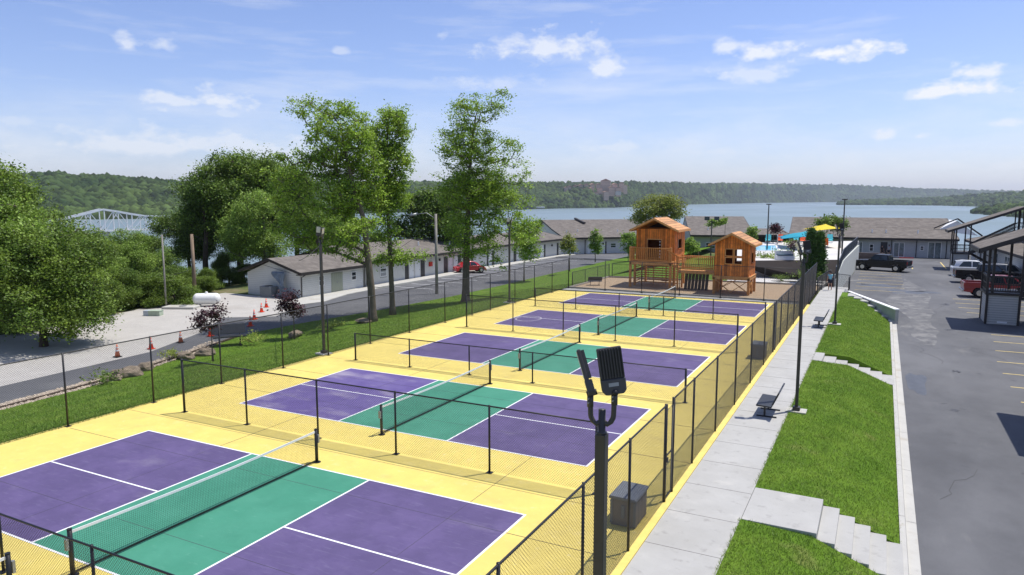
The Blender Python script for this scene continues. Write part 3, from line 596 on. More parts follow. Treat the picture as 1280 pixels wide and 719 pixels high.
# ------------------------------------------------------------------ buildings
def colx(px, P, Q):
    "distance along wall line P->Q where pixel column px meets it"
    dx, dy = Q[0]-P[0], Q[1]-P[1]; L = math.hypot(dx,dy); ux,uy = dx/L,dy/L
    k = (px-640)/F*math.cos(PITCH); vx = RT.x*k - sy; vy = RT.y*k + cy   # horizontal ray
    det = ux*(-vy)+uy*vx; bx_, by_ = CAM.x-P[0], CAM.y-P[1]
    return (bx_*(-vy)+by_*vx)/det
def wing(label, P, Q, z0, eave, prof, feats, wallm, gable=None, cat='motel', vents=(), group='single storey motel wings', ov=.7, endL=0., endR=0., roofm=None, name='motel_wing'):
    L = math.hypot(Q[0]-P[0],Q[1]-P[1]); rz = math.atan2(Q[1]-P[1],Q[0]-P[0]); r = empty(name, (P[0],P[1],z0), rz, label, cat, group)
    dep = prof[-1][0]-ov; nf = []
    wl = MB(); wl.prism([(0,-.4),(dep,-.4),(dep,prof[-1][1]-.1)]+[(a,b-.12) for a,b in prof[-2:0:-1]]+[(0,prof[0][1]+.12)], 'x', .0, L)
    wo = wl.build('wall', wallm, r)
    rf = MB(); th = .13
    pts = [(a,b) for a,b in prof]; rf.prism(pts+[(a,b+th) for a,b in pts[::-1]], 'x', -endL, L+endR)
    ro = rf.build('roof', roofm or M_shing, r)
    fa = MB(); y,z = prof[0]; fa.box(-endL-.02,L+endR+.02,y-.05,y-.003,z-.14,z+th+.02); fa.box(-endL,L+endR,y,-.002,z-.13,z-.05)
    for x in (-endL-.045,L+endR+.003): fa.prism([(a,b-.1) for a,b in pts]+[(a,b+th+.02) for a,b in pts[::-1]], 'x', x, x+.042)
    fa.build('fascia', M_fascia, ro)
    for s,y in vents: 
        zz = np.interp(y, [p[0] for p in prof],[p[1] for p in prof]); MB().tube([(s,y,zz+.1),(s,y,zz+.6)],.09,8).build('vent', M_white, ro)
    for ft in feats:
        k,a,b = ft[0],ft[1],ft[2]; z1 = ft[3] if len(ft)>3 else 0; z2 = ft[4] if len(ft)>4 else 2.05
        if k == 'dark': MB().box(a,b,-.03,-.004,z1,z2).build('door', M_darkd, r)
        elif k == 'white':
            o = MB().box(a,b,-.05,-.004,z1,z2).build('door', M_white, r); MB().tube([(b-.12,-.1,1.0),(b-.12,-.04,1.0)],.03,6).build('handle', M_galv, o)
        elif k == 'olive':
            o = MB().box(a,b,-.05,-.004,z1,z2).build('door', lined('olive_doors', (.36,.38,.29), (.15,.16,.12), 0, .3, .05, var=.05), r); MB().box((a+b)/2-.04,(a+b)/2+.04,-.07,-.052,.9,1.1).build('handle', M_galv, o)
        elif k in ('win','slider'):
            o = MB(); t=.09; o.box(a-t,b+t,-.05,-.004,z1-t,z1); o.box(a-t,b+t,-.05,-.004,z2,z2+t); o.box(a-t,a,-.05,-.004,z1,z2); o.box(b,b+t,-.05,-.004,z1,z2)
            if k=='win': o.box(a,b,-.045,-.004,(z1+z2)/2-.03,(z1+z2)/2+.03)
            else: o.box((a+b)/2-.04,(a+b)/2+.04,-.045,-.004,z1,z2)
            o = o.build('window' if k=='win' else 'glass_door', M_white, r); MB().box(a,b,-.02,-.005,z1,z2).build('pane', M_glassg if k=='slider' else M_glass, o)
        elif k == 'spout': MB().tube([(a,-ov+.1,eave-.1),(a,-.1,eave-.35),(a,-.06,.05)],.05,6).build('downspout', M_fascia, r)
        elif k == 'post': MB().box(a-.06,a+.06,-.5,-.38,0,eave-.1).build('porch_post', M_fascia, r)
        elif k == 'red': MB().box(a,b,-.2,-.004,z1,z2).build('cabinet', mat('red_paint', (.55,.03,.02), .4, .1), r)
        elif k == 'grille': MB().box(a,b,-.04,-.004,z1,z2).build('grille', M_galv, r)
        elif k == 'light': MB().box(a-.12,a+.12,-.16,-.004,z1,z1+.3).build('wall_lamp', M_fascia, r)
    return r
WX = -28.4
PA, QA = (WX,42.5), (WX,51.8)
sA = lambda px: colx(px, PA, QA)
A = wing('end motel wing with a low gable, olive doors and two small windows', PA, QA, -2, 2.3, [(-.6,2.32),(3.6,3.55),(7.6,2.25)],
  [('win',sA(395.5),sA(401),.95,1.8),('olive',sA(411),sA(425),.0,1.95),('win',sA(437),sA(442),1.0,1.75),('spout',sA(455.5),0),('spout',.12,0)], M_side, endL=.5, endR=.0)
PB, QB = (WX,51.9), (WX,78.8)
sB = lambda px: colx(px, PB, QB)
ft = [('grille',sB(473),sB(481),.7,1.5)]
for a,b,k_ in [(504.5,509,'dark'),(509.6,515,'white'),(517,523,'white'),(524.5,529.5,'dark'),(553.8,558.6,'dark'),(559.4,564,'white'),(566,571,'white'),(571.6,575.6,'dark'),(588,591,'dark')]: ft.append((k_,sB(a),sB(b),0,2.1))
ft += [('red',sB(534.7),sB(538),1.2,1.75),('win',sB(533)-9.2,sB(533)-8.2,.9,1.7),('light',sB(548),0,1.7),('spout',.1,0)]
wing('long middle motel wing with paired white doors facing the road', PB, QB, -2, 2.6, [(-.9,2.62),(5.2,4.1),(10.6,2.5)], ft, M_sidew, vents=((7,2),(14,2.6),(20,1.8)), endL=.5, endR=.3)
PC, QC = (WX,79.3), (-27.2,103.2)
sC = lambda px: colx(px, PC, QC)
ft = []
for a,b,k_ in [(606,609,'dark'),(610,614,'white'),(615,617.5,'dark'),(642,645,'dark'),(646,650,'white'),(674.5,679.8,'white'),(680.2,682,'dark'),(696.5,698.5,'dark')]: ft.append((k_,sC(a),sC(b),0,2.1))
ft += [('light',sC(667),0,1.7),('light',sC(690),0,1.7)]
wing('rear motel wing of the left row, ending at the inner corner of the site', PC, QC, -2, 2.6, [(-.9,2.72),(5.2,3.9),(11,2.5)], ft, M_sidew, vents=((9,2),), endR=.0)
gN = W(708,318,-2); PN = (-27.1,103.6); qn = W(862,315.2,-2); QN = (qn.x,qn.y)
sN = lambda px: colx(px, PN, QN)
PR_ = [(-.9,2.75),(6.0,3.95),(6.4,4.05),(12.5,5.4),(19,3.0)]
ft = []
for a,b,k_ in [(714,718,'slider'),(747,750,'dark'),(757.5,759,'dark'),(752,757,'white'),(735,738,'white')]: ft.append((k_,sN(a),sN(b),0,2.1))
ft += [('win',sN(764.5),sN(770.5),1.1,1.75),('post',sN(731),0),('light',sN(754.5),0,1.6)]
NL = wing('back motel wing at the left, beyond the three saplings', PN, QN, -2, 2.6, PR_, ft, M_side, vents=((sN(716),3),(sN(731),3.5),(sN(751),3),(sN(781),3)), endL=.5)
xx = sN(758); dm = MB(); dm.bar((xx-1.2,12.6,5.75),(xx-.6,9.0,5.0),.4,.28); dm.build('roof_step_fascia', M_fascia, NL)
qm = W(862,317,-1.2); PM = (qm.x,qm.y); qm2 = W(943,318,-1.2)
wing('back motel wing in the middle with sage grey wall, behind the playhouses', PM, (qm2.x,qm2.y), -1.2, 2.6, [(-.9,2.85),(6,4.0),(6.4,4.1),(13,5.45),(19,3)], [('win',2.5,3.8,.9,1.7),('dark',8,9,0,2.1)], M_sideg, vents=((3,3),(9,2)))
PP = W(944,317.5,-1.2); PQ = W(985,317.5,-1.2)
wing('short lower motel link with dark wall, above the pool chairs', (PP.x,PP.y), (PQ.x,PQ.y), -1.2, 2.6, [(-.9,2.9),(4,3.7),(9,2.6)], [('slider',2,4,0,2.1)], M_fascia, ov=.9)
PE = W(985,317.5,-.9); QE = W(1196,323.5,-.9); PE=(PE.x,PE.y); QE=(QE.x,QE.y)
sE = lambda px: colx(px, PE, QE)
ft = [('slider',sE(1121.5),sE(1134),.1,2.0),('dark',sE(1104.5),sE(1113),0,2.1),('slider',sE(1165),sE(1180.5),0,2.15),('win',sE(1155),sE(1158.5),1.1,1.6),('spout',sE(1149.5),0),('spout',sE(1118),0),('slider',sE(1075),sE(1081),.1,2.0),('win',sE(1091),sE(1095),.8,1.7),('post',sE(1187),0),('slider',sE(1030),sE(1040),.1,2.)]
ER = wing('back motel wing at the right with glass doors facing the parking lot', PE, QE, -.9, 2.6, [(-.9,2.6),(5.5,3.75),(5.9,3.9),(11.5,5.2),(17,3)], ft, lined('pale_blue_grey_siding', (.47,.49,.49), (.3,.31,.31), 2, .19, .09, var=.05), vents=((sE(1094),2.5),(sE(1112),2.5),(sE(1153),2.5),(sE(1022),2.5)), endL=-.0)
Lr = math.hypot(QE[0]-PE[0],QE[1]-PE[1]); 
dm = MB(); dm.prism([(Lr-2.0,3.7),(Lr+3.2,3.0),(Lr+.5,5.12)], 'y', 5.5, 12.5); dm.build('end_gable', M_white, ER)
dm = MB(); dm.bar((Lr+.5,5.3,5.42),(Lr+3.7,5.3,3.0),.25,.2); dm.bar((Lr+.5,5.3,5.42),(Lr-2.4,5.3,4.0),.2,.16); dm.build('end_gable_trim', M_fascia, ER)
# motel wing at right edge seen through the stair
a = W(1206,324,-.9); 
wing('motel wing at the right edge with tall windows, behind the stair tower', (a.x+.5,a.y-2), (33.6,72), -.9, 2.6, [(-.9,2.7),(5,4.0),(10,2.7)], [('slider',3,5,.2,2.0),('slider',8,10.4,.2,2.0),('dark',6,7,0,2.1),('slider',14,16.4,.2,2.),('slider',20,22.4,.2,2.)], M_side)
# east apartment block mostly outside the frame (casts the lot shadows)
eb = empty('apartment_block', (36,20,-.9), 0, 'tall siding building behind the stair towers at the right edge', 'building')
MB().box(0,10,0,70,-.2,6.2).build('wall', M_box, eb); MB().prism([(-1.,6.2),(11,6.2),(5,8.2)], 'y', -1, 71).build('roof', M_shing, eb)
# stair towers
def stair_tower(x, y, label, s=1.):
    r = empty('stair_tower', (x,y,-.9), 0, label, 'stair', 'roofed stair towers beside the lot'); r.scale = (s,)*3
    b = MB(); b.box(0,1.8,0,2.7,0,1.95); bo = b.build('enclosure', M_box, r)
    
    for cx,cy_ in ((0,0),(1.8,0),(0,2.7),(1.8,2.7)): MB().box(cx-.07,cx+.07,cy_-.07,cy_+.07,0,1.95).build('corner_trim', M_fascia, bo)
    MB().box(.65,1.2,-.02,-.003,.1,.22).build('vent_grille', M_white, bo)
    MB().box(-.12,1.95,-.12,2.85,1.96,2.12).build('landing', M_fascia, r)
    for cx,cy_ in ((-.03,-.03),(1.85,-.03),(-.03,2.75),(.25,-.03),(1.5,2.75)):
        MB().box(cx-.075,cx+.075,cy_-.075,cy_+.075,2.12,5.1+cx*.35).build('post', M_fascia, r)
    def rail(p, q, zo=0., ze=0.):
        m_ = MB(); p = Vector(p); q = Vector(q); n = int((q-p).length/.13)
        for i in range(1,n): u = p.lerp(q,i/n); m_.cbox(u.x,u.y,u.z+.1,.035,.035,.9)
        m_.bar(p+Vector((0,0,1.05)),q+Vector((0,0,1.05)),.1,.12); m_.bar(p+Vector((0,0,.1)),q+Vector((0,0,.1)),.06,.1); m_.bar(p+Vector((0,0,.55)),q+Vector((0,0,.55)),.05,.08)
        m_.build('railing', M_fascia, r)
    rail((0,0,2.12),(1.8,0,2.12)); rail((0,0,2.12),(0,2.7,2.12)); rail((1.85,0,2.2),(6.8,0,5.1)); rail((1.85,1.3,2.2),(6.8,1.3,5.1))
    sf = MB()
    for i in range(15): sf.box(1.9+i*.33,2.25+i*.33,0.05,1.25,2.2+i*.195,2.25+i*.195)
    sf.bar((1.8,.0,2.0),(6.8,.0,4.95),.08,.3); sf.bar((1.8,1.3,2.0),(6.8,1.3,4.95),.08,.3); sf.build('stair_flight', M_fascia, r)
    lf = MB(); lf.bar((1.9,1.5,2.1),(5.4,1.5,.1),.08,.3); lf.bar((1.9,2.7,2.1),(5.4,2.7,.1),.08,.3); lf.bar((1.9,1.5,3.0),(5.4,1.5,1.0),.08,.1); lf.bar((1.9,2.7,3.0),(5.4,2.7,1.0),.08,.1)
    for i in range(11): lf.box(1.95+i*.33,2.3+i*.33,1.5,2.7,1.9-i*.19,1.95-i*.19)
    lf.build('stair_flight', M_fascia, r)
    for x_ in (6.9,7.4): 
        for y_ in (0,2.7): MB().box(x_-.07,x_+.07,y_-.07,y_+.07,0,8.0).build('post', M_fascia, r)
    MB().box(6.8,9.2,-.1,2.8,4.9,5.1).build('upper_landing', M_fascia, r); rail((6.8,0,5.1),(9.2,0,5.1))
    rf = MB(); rf.prism([(-.8,4.95),(7.2,8.05),(9.4,8.05),(9.4,8.22),(7.15,8.22),(-.8,5.12)], 'y', -1.9, 3.3); ro = rf.build('roof', M_shing, r)
    f2 = MB(); 
    for y_ in (-1.94,3.302): f2.prism([(-.85,4.8),(7.2,7.92),(9.4,7.92),(9.4,8.2),(7.15,8.2),(-.85,5.1)], 'y', y_, y_+.038)
    f2.box(-.86,-.81,-1.94,3.34,4.8,5.1); f2.build('fascia', M_fascia, ro)
    return r
stair_tower(26.9,48.0,'nearer stair tower with a grey sided box base and brown sloping roof')
stair_tower(28.1,91.5,'farther stair tower behind the dark pickups',.9)
stair_tower(26.95,22.6,'stair tower just outside the right edge, seen by its shadow')
grid_sheet('lawn', [-14.5,-12,-9,-6,-2.7,-2.69,1,5,9,12], [57.2]+list(range(60,97,3)), M_grass, lambda x,y: H(x,y)+.01)
# ------------------------------------------------------------------ pool terrace
ZD = 1.5
da = W(912,326,1.5); db = W(915,304,1.5)
MB().prism([(da.x,da.y),(17.0,68),(17.55,88),(17.6,104),(db.x,db.y)], 'z', -1.2, ZD).build('pool_deck', M_deckc)['kind'] = 'structure'
mb_ = MB(); mb_.add([(10.6,64.4,-.1),(16.9,61.6,-.1),(17.0,68.0,ZD),(da.x,da.y,ZD),(10.6,64.4,-1),(16.9,61.6,-1),(17,68.0,-1),(da.x,da.y,-1)], [(0,1,2,3),(0,1,5,4),(1,2,6,5),(3,0,4,7)]); mb_.build('mulch_bank', M_dmulch)['kind'] = 'structure'
pw = W(938,307.5,ZD); p2 = W(971,307.5,ZD); p3 = W(974,314,ZD); p4 = W(936,314,ZD)
pm = bpy.data.materials.new('pool_water'); pm.use_nodes = True; b_ = pm.node_tree.nodes['Principled BSDF']; b_.inputs['Base Color'].default_value = (.12,.55,.85,1); b_.inputs['Roughness'].default_value = .08
MB().prism([(p4.x,p4.y),(p3.x,p3.y),(p2.x,p2.y),(pw.x,pw.y)], 'z', ZD-.2, ZD+.03).build('pool_water', pm)['kind'] = 'structure'
cpg = MB(); Q_ = [(p4.x,p4.y),(p3.x,p3.y),(p2.x,p2.y),(pw.x,pw.y)]
for i in range(4): a,b = Q_[i],Q_[(i+1)%4]; cpg.bar((*a,ZD+.03),(*b,ZD+.03),.35,.1)
cpg.build('pool_coping', M_white)['kind'] = 'structure'
wallm = mat('pale_stucco', (.50,.52,.48), .85, .08, 1.2)
w_ = empty('terrace_wall', (17.1,57.6,0), 0, 'pale stucco retaining wall under the pool terrace railing, beside the lot', 'wall')
MB().prism([(0,0),(.02,.0),(.9,32),(.45,32),(-.1,8)], 'z', -1.3, 1.0).build('wall', wallm, w_)
MB().add([(-.1,0,.6),(.12,0,.6),(.32,8,1.62),(.03,8,1.62),(.97,32,1.72),(.5,32,1.72),(-.1,0,-1),(.12,0,-1),(.32,8,-1),(.03,8,-1),(.97,32,-1),(.5,32,-1)],[(0,1,2,3),(3,2,4,5),(0,1,7,6),(1,2,8,7),(2,4,10,8),(4,5,11,10),(3,5,11,9),(0,3,9,6)]).build('parapet', wallm, w_)
rr_ = empty('terrace_railing', (17.2,57.7,0), 0, 'dark picket railing along the top of the pool terrace wall', 'railing')
mr_ = MB(); RP = [(0,0,.65),(.1,4,1.2),(.15,8,1.66),(.3,16,1.7),(.5,24,1.73),(.68,32,1.75)]
for a,b in zip(RP,RP[1:]):
    a = Vector(a); b = Vector(b); mr_.bar(a+Vector((0,0,1.0)),b+Vector((0,0,1.0)),.06,.06); mr_.bar(a+Vector((0,0,.12)),b+Vector((0,0,.12)),.05,.05); n = int((b-a).length/.16)
    for i in range(n+1): c_ = a.lerp(b,i/n); mr_.cbox(c_.x,c_.y,c_.z,.025 if i else .08,.025 if i else .08,1.0)
mr_.build('pickets', mat('slate_blue_metal', (.06,.07,.085), .5), rr_)
bw = empty('block_wall', W(1092,333,-.9), 0, 'brown block wall at the corner of the terrace behind the black pickup', 'wall')
MB().box(-5,1.2,2,2.4,-.1,1.5).build('wall', lined('brown_blocks', (.13,.10,.085), (.06,.05,.045), 2, .2, .1, tint=.2), bw)
blob('mulch_bed', M_dmulch, 14.0, 59.7, 1.9, .5, .03, seed=31, rough=.3)
# shade sails
def sail(label, col, pts, posts):
    r = empty('shade_sail', pts[0], 0, label, 'shade sail', 'coloured shade sails by the pool'); o = Vector(pts[0]); n = 10; V = []; Fs = []
    c4 = [Vector(p)-o for p in pts]
    for j in range(n+1):
        for i in range(n+1):
            u,v = i/n,j/n; p = (c4[0]*(1-u)+c4[1]*u)*(1-v)+(c4[3]*(1-u)+c4[2]*u)*v; s = math.sin(math.pi*u)*math.sin(math.pi*v)
            ctr = sum(c4,Vector())/4; e_ = max(abs(u-.5),abs(v-.5))*2; edge = (4*u*(1-u) if abs(v-.5) >= abs(u-.5) else 4*v*(1-v))*e_**3*.12
            V.append(p.lerp(ctr, edge)+Vector((0,0,.25*s)))
    for j in range(n):
        for i in range(n): k_ = j*(n+1)+i; Fs.append((k_,k_+1,k_+n+2,k_+n+1))
    s_ = MB().add(V,Fs).build('canopy', mat('sail_'+label.split()[0], col, .7, .06, 1., trans=.3), r, True)
    md = s_.modifiers.new('t','SOLIDIFY'); md.thickness = .01
    for p in posts:
        q = Vector(p)-o; MB().tube([(q.x,q.y,ZD-o.z),(q.x,q.y,q.z+.3)], .07, 8).build('post', M_galv, r, True)
s1 = [D(972,296,93),D(1010,288.5,88),D(1012,296,80),D(975,299,84)]
sail('turquoise shade sail over the loungers at the pool', (.02,.42,.55), s1, [s1[0],s1[2]])
s2 = [D(1003,286.5,92),D(1032,280,96),D(1052,285.5,86),D(1020,288.5,82)]
sail('yellow shade sail above the pool terrace beside the cypresses', (.85,.68,.02), s2, [s2[2]])
# loungers and chairs
def lounger(loc, rz, col, label, cname):
    r = empty('lounge_chair', loc, rz, label, 'lounge chair', 'bright loungers round the pool'); m_ = mat(cname, col, .5, .05)
    MB().prism([(0,.32),(1.2,.34),(1.2,.40),(0,.38)], 'x' if False else 'y', 0, .68).build('seat', m_, r, bevel=.01)
    MB().prism([(1.18,.34),(1.24,.36),(1.65,1.1),(1.58,1.12)], 'y', 0, .68).build('backrest', m_, r, bevel=.01)
    for x in (.1,1.15):
        for y in (.05,.58): MB().box(x,x+.05,y,y+.05,0,.33).build('leg', M_white, r)
    for y in (-.03,.65): MB().box(.2,1.2,y,y+.06,.55,.6).build('arm', m_, r)
    return r
aq = (.10,.55,.60); og = (.85,.14,.03)
for px,py,c_,cn,lb in [(963,304,aq,'aqua_plastic','aqua lounger at the far edge of the pool, left of the orange one'),(978,304,og,'orange_plastic','orange lounger at the far edge of the pool'),(1007,304.5,og,'orange_plastic','orange lounger half hidden behind the cypresses'),(1035.5,310,og,'orange_plastic','orange lounger beside the terrace railing'),(1041,304,aq,'aqua_plastic','aqua lounger leaning back under the yellow sail'),(998,303,aq,'aqua_plastic','aqua lounger beneath the turquoise sail'),(1029,302,aq,'aqua_plastic','aqua lounger in the shade right of the cypresses')]:
    lounger(W(px,py,ZD), rad(95), c_, lb, cn)
for px,lb in ((1084,'blue chair against the back wing wall, the left one'),(1094,'blue chair against the back wing wall, the right one')):
    lounger(W(px,319,-.9), rad(95), (.02,.12,.2), lb, 'blue_plastic')
# planters / table
for px,py,lb in ((983,324,'white framed outdoor sofa with slate cushion facing the dark bank'),):
    r = empty('outdoor_sofa', W(px-12,py+1,ZD), rad(24), lb, 'sofa')
    MB().box(0,1.7,0,.8,0,.4).build('base', M_white, r, bevel=.03); MB().box(.1,1.6,-.02,.5,.41,.55).build('seat_cushion', mat('slate_fabric', (.08,.13,.17), .9), r, bevel=.05); MB().box(0,1.7,.6,.8,.4,.85).build('backrest', M_white, r, bevel=.03)
# ------------------------------------------------------------------ vehicles
def wheel(r, x, y, R=.40, wd=.26):
    t = MB().tube([(x,y-wd/2,R),(x,y-wd/2+.02,R),(x,y+wd/2-.02,R),(x,y+wd/2,R)], [R*.9,R,R,R*.9], 24).build('wheel', M_rubber, r, True)
    s = 1 if y > 0 else -1
    h = MB().tube([(x,y+s*(wd/2-.03),R),(x,y+s*(wd/2+.012),R)], [R*.58,R*.55], 16).build('rim', M_chrome, t)
def arch(cx, R, n=9): return [(cx+R*math.cos(a), .40+R*math.sin(a)) for a in [math.pi-math.pi*i/n for i in range(n+1)]][::-1]
def paint(name, col): return mat(name, col, .3, .04, 2, coat=.8 if max(col) > .1 else .15, spec=.6 if max(col) > .1 else .3)
def pickup(loc, rz, pm_, label, tonneau=None, group='parked pickup trucks'):
    r = empty('pickup_truck', loc, rz, label, 'pickup truck', group); hw = .97
    lo = [(-2.85,.55),(-2.25,.5)]+arch(-1.75,.5)[::-1][0:0]
    A1 = [(x,z) for x,z in [( -1.75+.5*math.cos(a), .42+.5*math.sin(a)) for a in [math.pi-math.pi*i/10 for i in range(11)]]]
    A2 = [(x,z) for x,z in [( 1.85+.5*math.cos(a), .42+.5*math.sin(a)) for a in [math.pi-math.pi*i/10 for i in range(11)]]]
    prof = [(-2.85,.5)]+A1+A2+[(2.72,.45),(2.85,.6),(2.85,1.0),(2.72,1.14),(1.35,1.22),(-.95,1.22),(-.95,.9),(-2.85,.9)]
    MB().prism(prof, 'y', -hw, hw).build('body', pm_, r, bevel=.035)
    for s in (-1,1): MB().box(-2.85,-.95,s*hw-(.1 if s>0 else 0),s*hw+(0 if s>0 else .1),.90,1.3).build('bed_side', pm_, r, bevel=.02)
    tg = MB().box(-2.88,-2.80,-hw+.02,hw-.02,.72,1.3).build('tailgate', pm_, r, bevel=.02); MB().box(-2.895,-2.88,-.12,.12,1.12,1.2).build('handle', M_black, tg)
    MB().box(-2.8,-1.0,-hw+.1,hw-.1,.9,.96).build('bed_floor', M_black, r)
    if tonneau: MB().box(-2.8,-.98,-hw+.03,hw-.03,1.27,1.32).build('bed_cover', tonneau, r)
    # cab
    V = [(-.95,-.9,1.2),(1.35,-.9,1.2),(1.35,.9,1.2),(-.95,.9,1.2),(-.78,-.72,1.88),(.62,-.72,1.88),(.62,.72,1.88),(-.78,.72,1.88)]
    cb = MB().add(V,[(3,2,1,0),(4,5,6,7),(0,1,5,4),(1,2,6,5),(2,3,7,6),(3,0,4,7)]).build('cab', pm_, r, bevel=.05)
    def quad(name, P, n):
        n = Vector(n).normalized()*.012; P = [Vector(p) for p in P]; MB().add([p+n for p in P]+[p-n*2 for p in P],[(0,1,2,3),(7,6,5,4),(0,4,5,1),(1,5,6,2),(2,6,7,3),(3,7,4,0)]).build(name, M_glass, cb)
    def cab(u, s, t): # point on side: u along, t height 0..1
        x0,x1 = lerp(-.95,-.78,t), lerp(1.35,.62,t); return (lerp(x0,x1,u), s*lerp(.905,.725,t), lerp(1.2,1.88,t))
    for s in (-1,1):
        for a,b in ((.06,.44),(.5,.92)): quad('side_window', [cab(a,s,.12),cab(b,s,.12),cab(b-.02,s,.86),cab(a,s,.86)], (0,s,.25))
    quad('windscreen', [(1.28,-.78,1.29),(1.28,.78,1.29),(.70,.66,1.83),(.70,-.66,1.83)], (.7,0,.7)); quad('rear_window', [(-.93,-.72,1.32),(-.93,.72,1.32),(-.81,.62,1.8),(-.81,-.62,1.8)], (-1,0,.2))
    for x in (-1.75,1.85):
        for y in (-.88,.88): wheel(r,x,y,.42)
    for s in (-1,1):
        MB().box(2.82,2.87,s*.72-.16,s*.72+.16,.78,.98).build('headlight', M_white, r, bevel=.02); MB().box(-2.9,-2.84,s*.87-.07,s*.87+.07,.92,1.22).build('tail_light', mat('red_lens', (.45,.01,.01), .2), r)
        MB().box(.95,1.15,s*1.0-.08,s*1.0+.08,1.22,1.4).build('mirror', M_black, r, bevel=.02)
    MB().box(-3.02,-2.86,-.9,.9,.48,.68).build('rear_bumper', M_chrome, r, bevel=.03); MB().box(2.84,2.98,-.92,.92,.48,.68).build('front_bumper', M_chrome, r, bevel=.03); MB().box(2.85,2.89,-.5,.5,.72,1.0).build('grille', M_black, r)
    return r
def carbody(loc, rz, pm_, label, prof, glass, hw, wx, R, name, cat, group=None, roof=None):
    r = empty(name, loc, rz, label, cat, group)
    A = lambda cx: [(cx+(R+.07)*math.cos(a), R+(R+.07)*math.sin(a)) for a in [math.pi-math.pi*i/10 for i in range(11)]]
    pts = [(prof[0][0],.3)]+A(-wx)+A(wx)+[(prof[-1][0],.3)]+prof[::-1]
    MB().prism(pts, 'y', -hw, hw).build('body', pm_, r, bevel=.06)
    n = len(glass); V = [(x,s*(hw-.06-(z-glass[0][1])*.35),z) for s in (-1,1) for x,z in glass]
    cb = MB().add(V,[tuple(range(n)),tuple(range(2*n-1,n-1,-1))]+[(i,(i+1)%n,(i+1)%n+n,i+n) for i in range(n)]).build('cabin', pm_, r, True, bevel=.03)
    gx0 = min(x for x,z in glass); gx1 = max(x for x,z in glass); zb = glass[0][1]; zt = max(z for x,z in glass)
    for s in (-1,1):
        P = [(lerp(gx0,gx1,u),s*(hw-.055-(z-zb)*.35),z) for u,z in ((.14,zb+.06),(.50,zb+.06),(.50,zt-.1),(.27,zt-.14))]; P2=[(lerp(gx0,gx1,u),s*(hw-.055-(z-zb)*.35),z) for u,z in ((.53,zb+.06),(.86,zb+.06),(.72,zt-.14),(.53,zt-.1))]
        for p in (P,P2): MB().add([(a,b+s*.012,c) for a,b,c in p]+[(a,b-s*.03,c) for a,b,c in p],[(0,1,2,3),(7,6,5,4),(0,4,5,1),(1,5,6,2),(2,6,7,3),(3,7,4,0)]).build('side_window', M_glass, cb)
    for a,b,nm_,s in ((glass[-1],glass[-2],'windscreen',1),(glass[0],glass[1],'rear_window',-1)):
        if a[1] > b[1]: a,b = b,a
        m1 = (lerp(a[0],b[0],.15)+.02*s,lerp(a[1],b[1],.15)+.02); m2 = (lerp(a[0],b[0],.9)+.02*s,lerp(a[1],b[1],.9)+.02); w1 = hw-.2; w2 = hw-.35
        MB().add([(m1[0],-w1,m1[1]),(m1[0],w1,m1[1]),(m2[0],w2,m2[1]),(m2[0],-w2,m2[1])]+[(m1[0]-.03*s,-w1,m1[1]-.03),(m1[0]-.03*s,w1,m1[1]-.03),(m2[0]-.03*s,w2,m2[1]-.03),(m2[0]-.03*s,-w2,m2[1]-.03)],[(0,1,2,3),(7,6,5,4),(0,4,5,1),(1,5,6,2),(2,6,7,3),(3,7,4,0)]).build(nm_, M_glass, cb)
    for x in (-wx,wx):
        for y in (-hw+.08,hw-.08): wheel(r,x,y,R,.2)
    fx = prof[-1][0]; bx = prof[0][0]
    for s in (-1,1): MB().ball((fx-.12,s*(hw-.28),.62),(.1,.13,.13),10,6).build('headlight', M_white, r, True); MB().ball((bx+.1,s*(hw-.22),.68),(.09,.1,.12),10,6).build('tail_light', mat('red_lens', (.45,.01,.01), .2), r, True)
    return r
arcp = lambda cx,cz,rx,rz,a0,a1,n: [(cx+rx*math.cos(rad(lerp(a0,a1,i/n))), cz+rz*math.sin(rad(lerp(a0,a1,i/n)))) for i in range(n+1)]
bt = W(585.5,341,-2)
carbody((bt.x+.2,bt.y,-1.96), rad(50), paint('red_car_paint', (.52,.012,.015)), 'small round red car parked beside the left motel wing, behind the lone oak',
   arcp(-1.35,.3,.7,.58,180,90,7)+[(-1.0,.93),(.9,.93)]+arcp(1.3,.3,.72,.55,85,0,7), [(-1.55,.86)]+arcp(-.15,.82,1.3,.68,165,40,9)+[(1.2,.9)], .84, 1.27, .33, 'compact_car', 'car')
pickup((20.7,85.0,-.896), rad(162), paint('black_car_paint', (.008,.008,.010)), 'black crew cab pickup parked across the lot by the terrace wall')
pickup((29.7,63.6,-.896), rad(3), paint('dark_red_paint', (.30,.008,.012)), 'dark red pickup backed beside the nearer stair tower')
pickup((30.0,75.6,-.896), rad(3), paint('black_car_paint', (.008,.008,.010)), 'black pickup with an open bed behind the dark red one', mat('bed_cover_vinyl', (.02,.02,.02), .7))
suvp = [(-2.2,.4),(-2.25,.9),(-2.15,1.0),(1.1,1.0),(2.05,.88),(2.25,.6),(2.25,.4)]
suvg = [(-2.1,.98),(-1.85,1.62),(-1.2,1.72),(.2,1.68),(1.15,.98)]
carbody((32.2,79.2,-.896), rad(3), paint('silver_paint', (.20,.21,.22)), 'silver sport utility car behind the black open bed pickup', suvp, suvg, .92, 1.35, .36, 'parked_car', 'car', 'cars by the far stair tower')
carbody((29.6,82.8,-.896), rad(3), paint('white_car_paint', (.7,.71,.72)), 'white car nosed in under the farther stair tower', suvp, suvg, .92, 1.35, .36, 'parked_car', 'car', 'cars by the far stair tower')
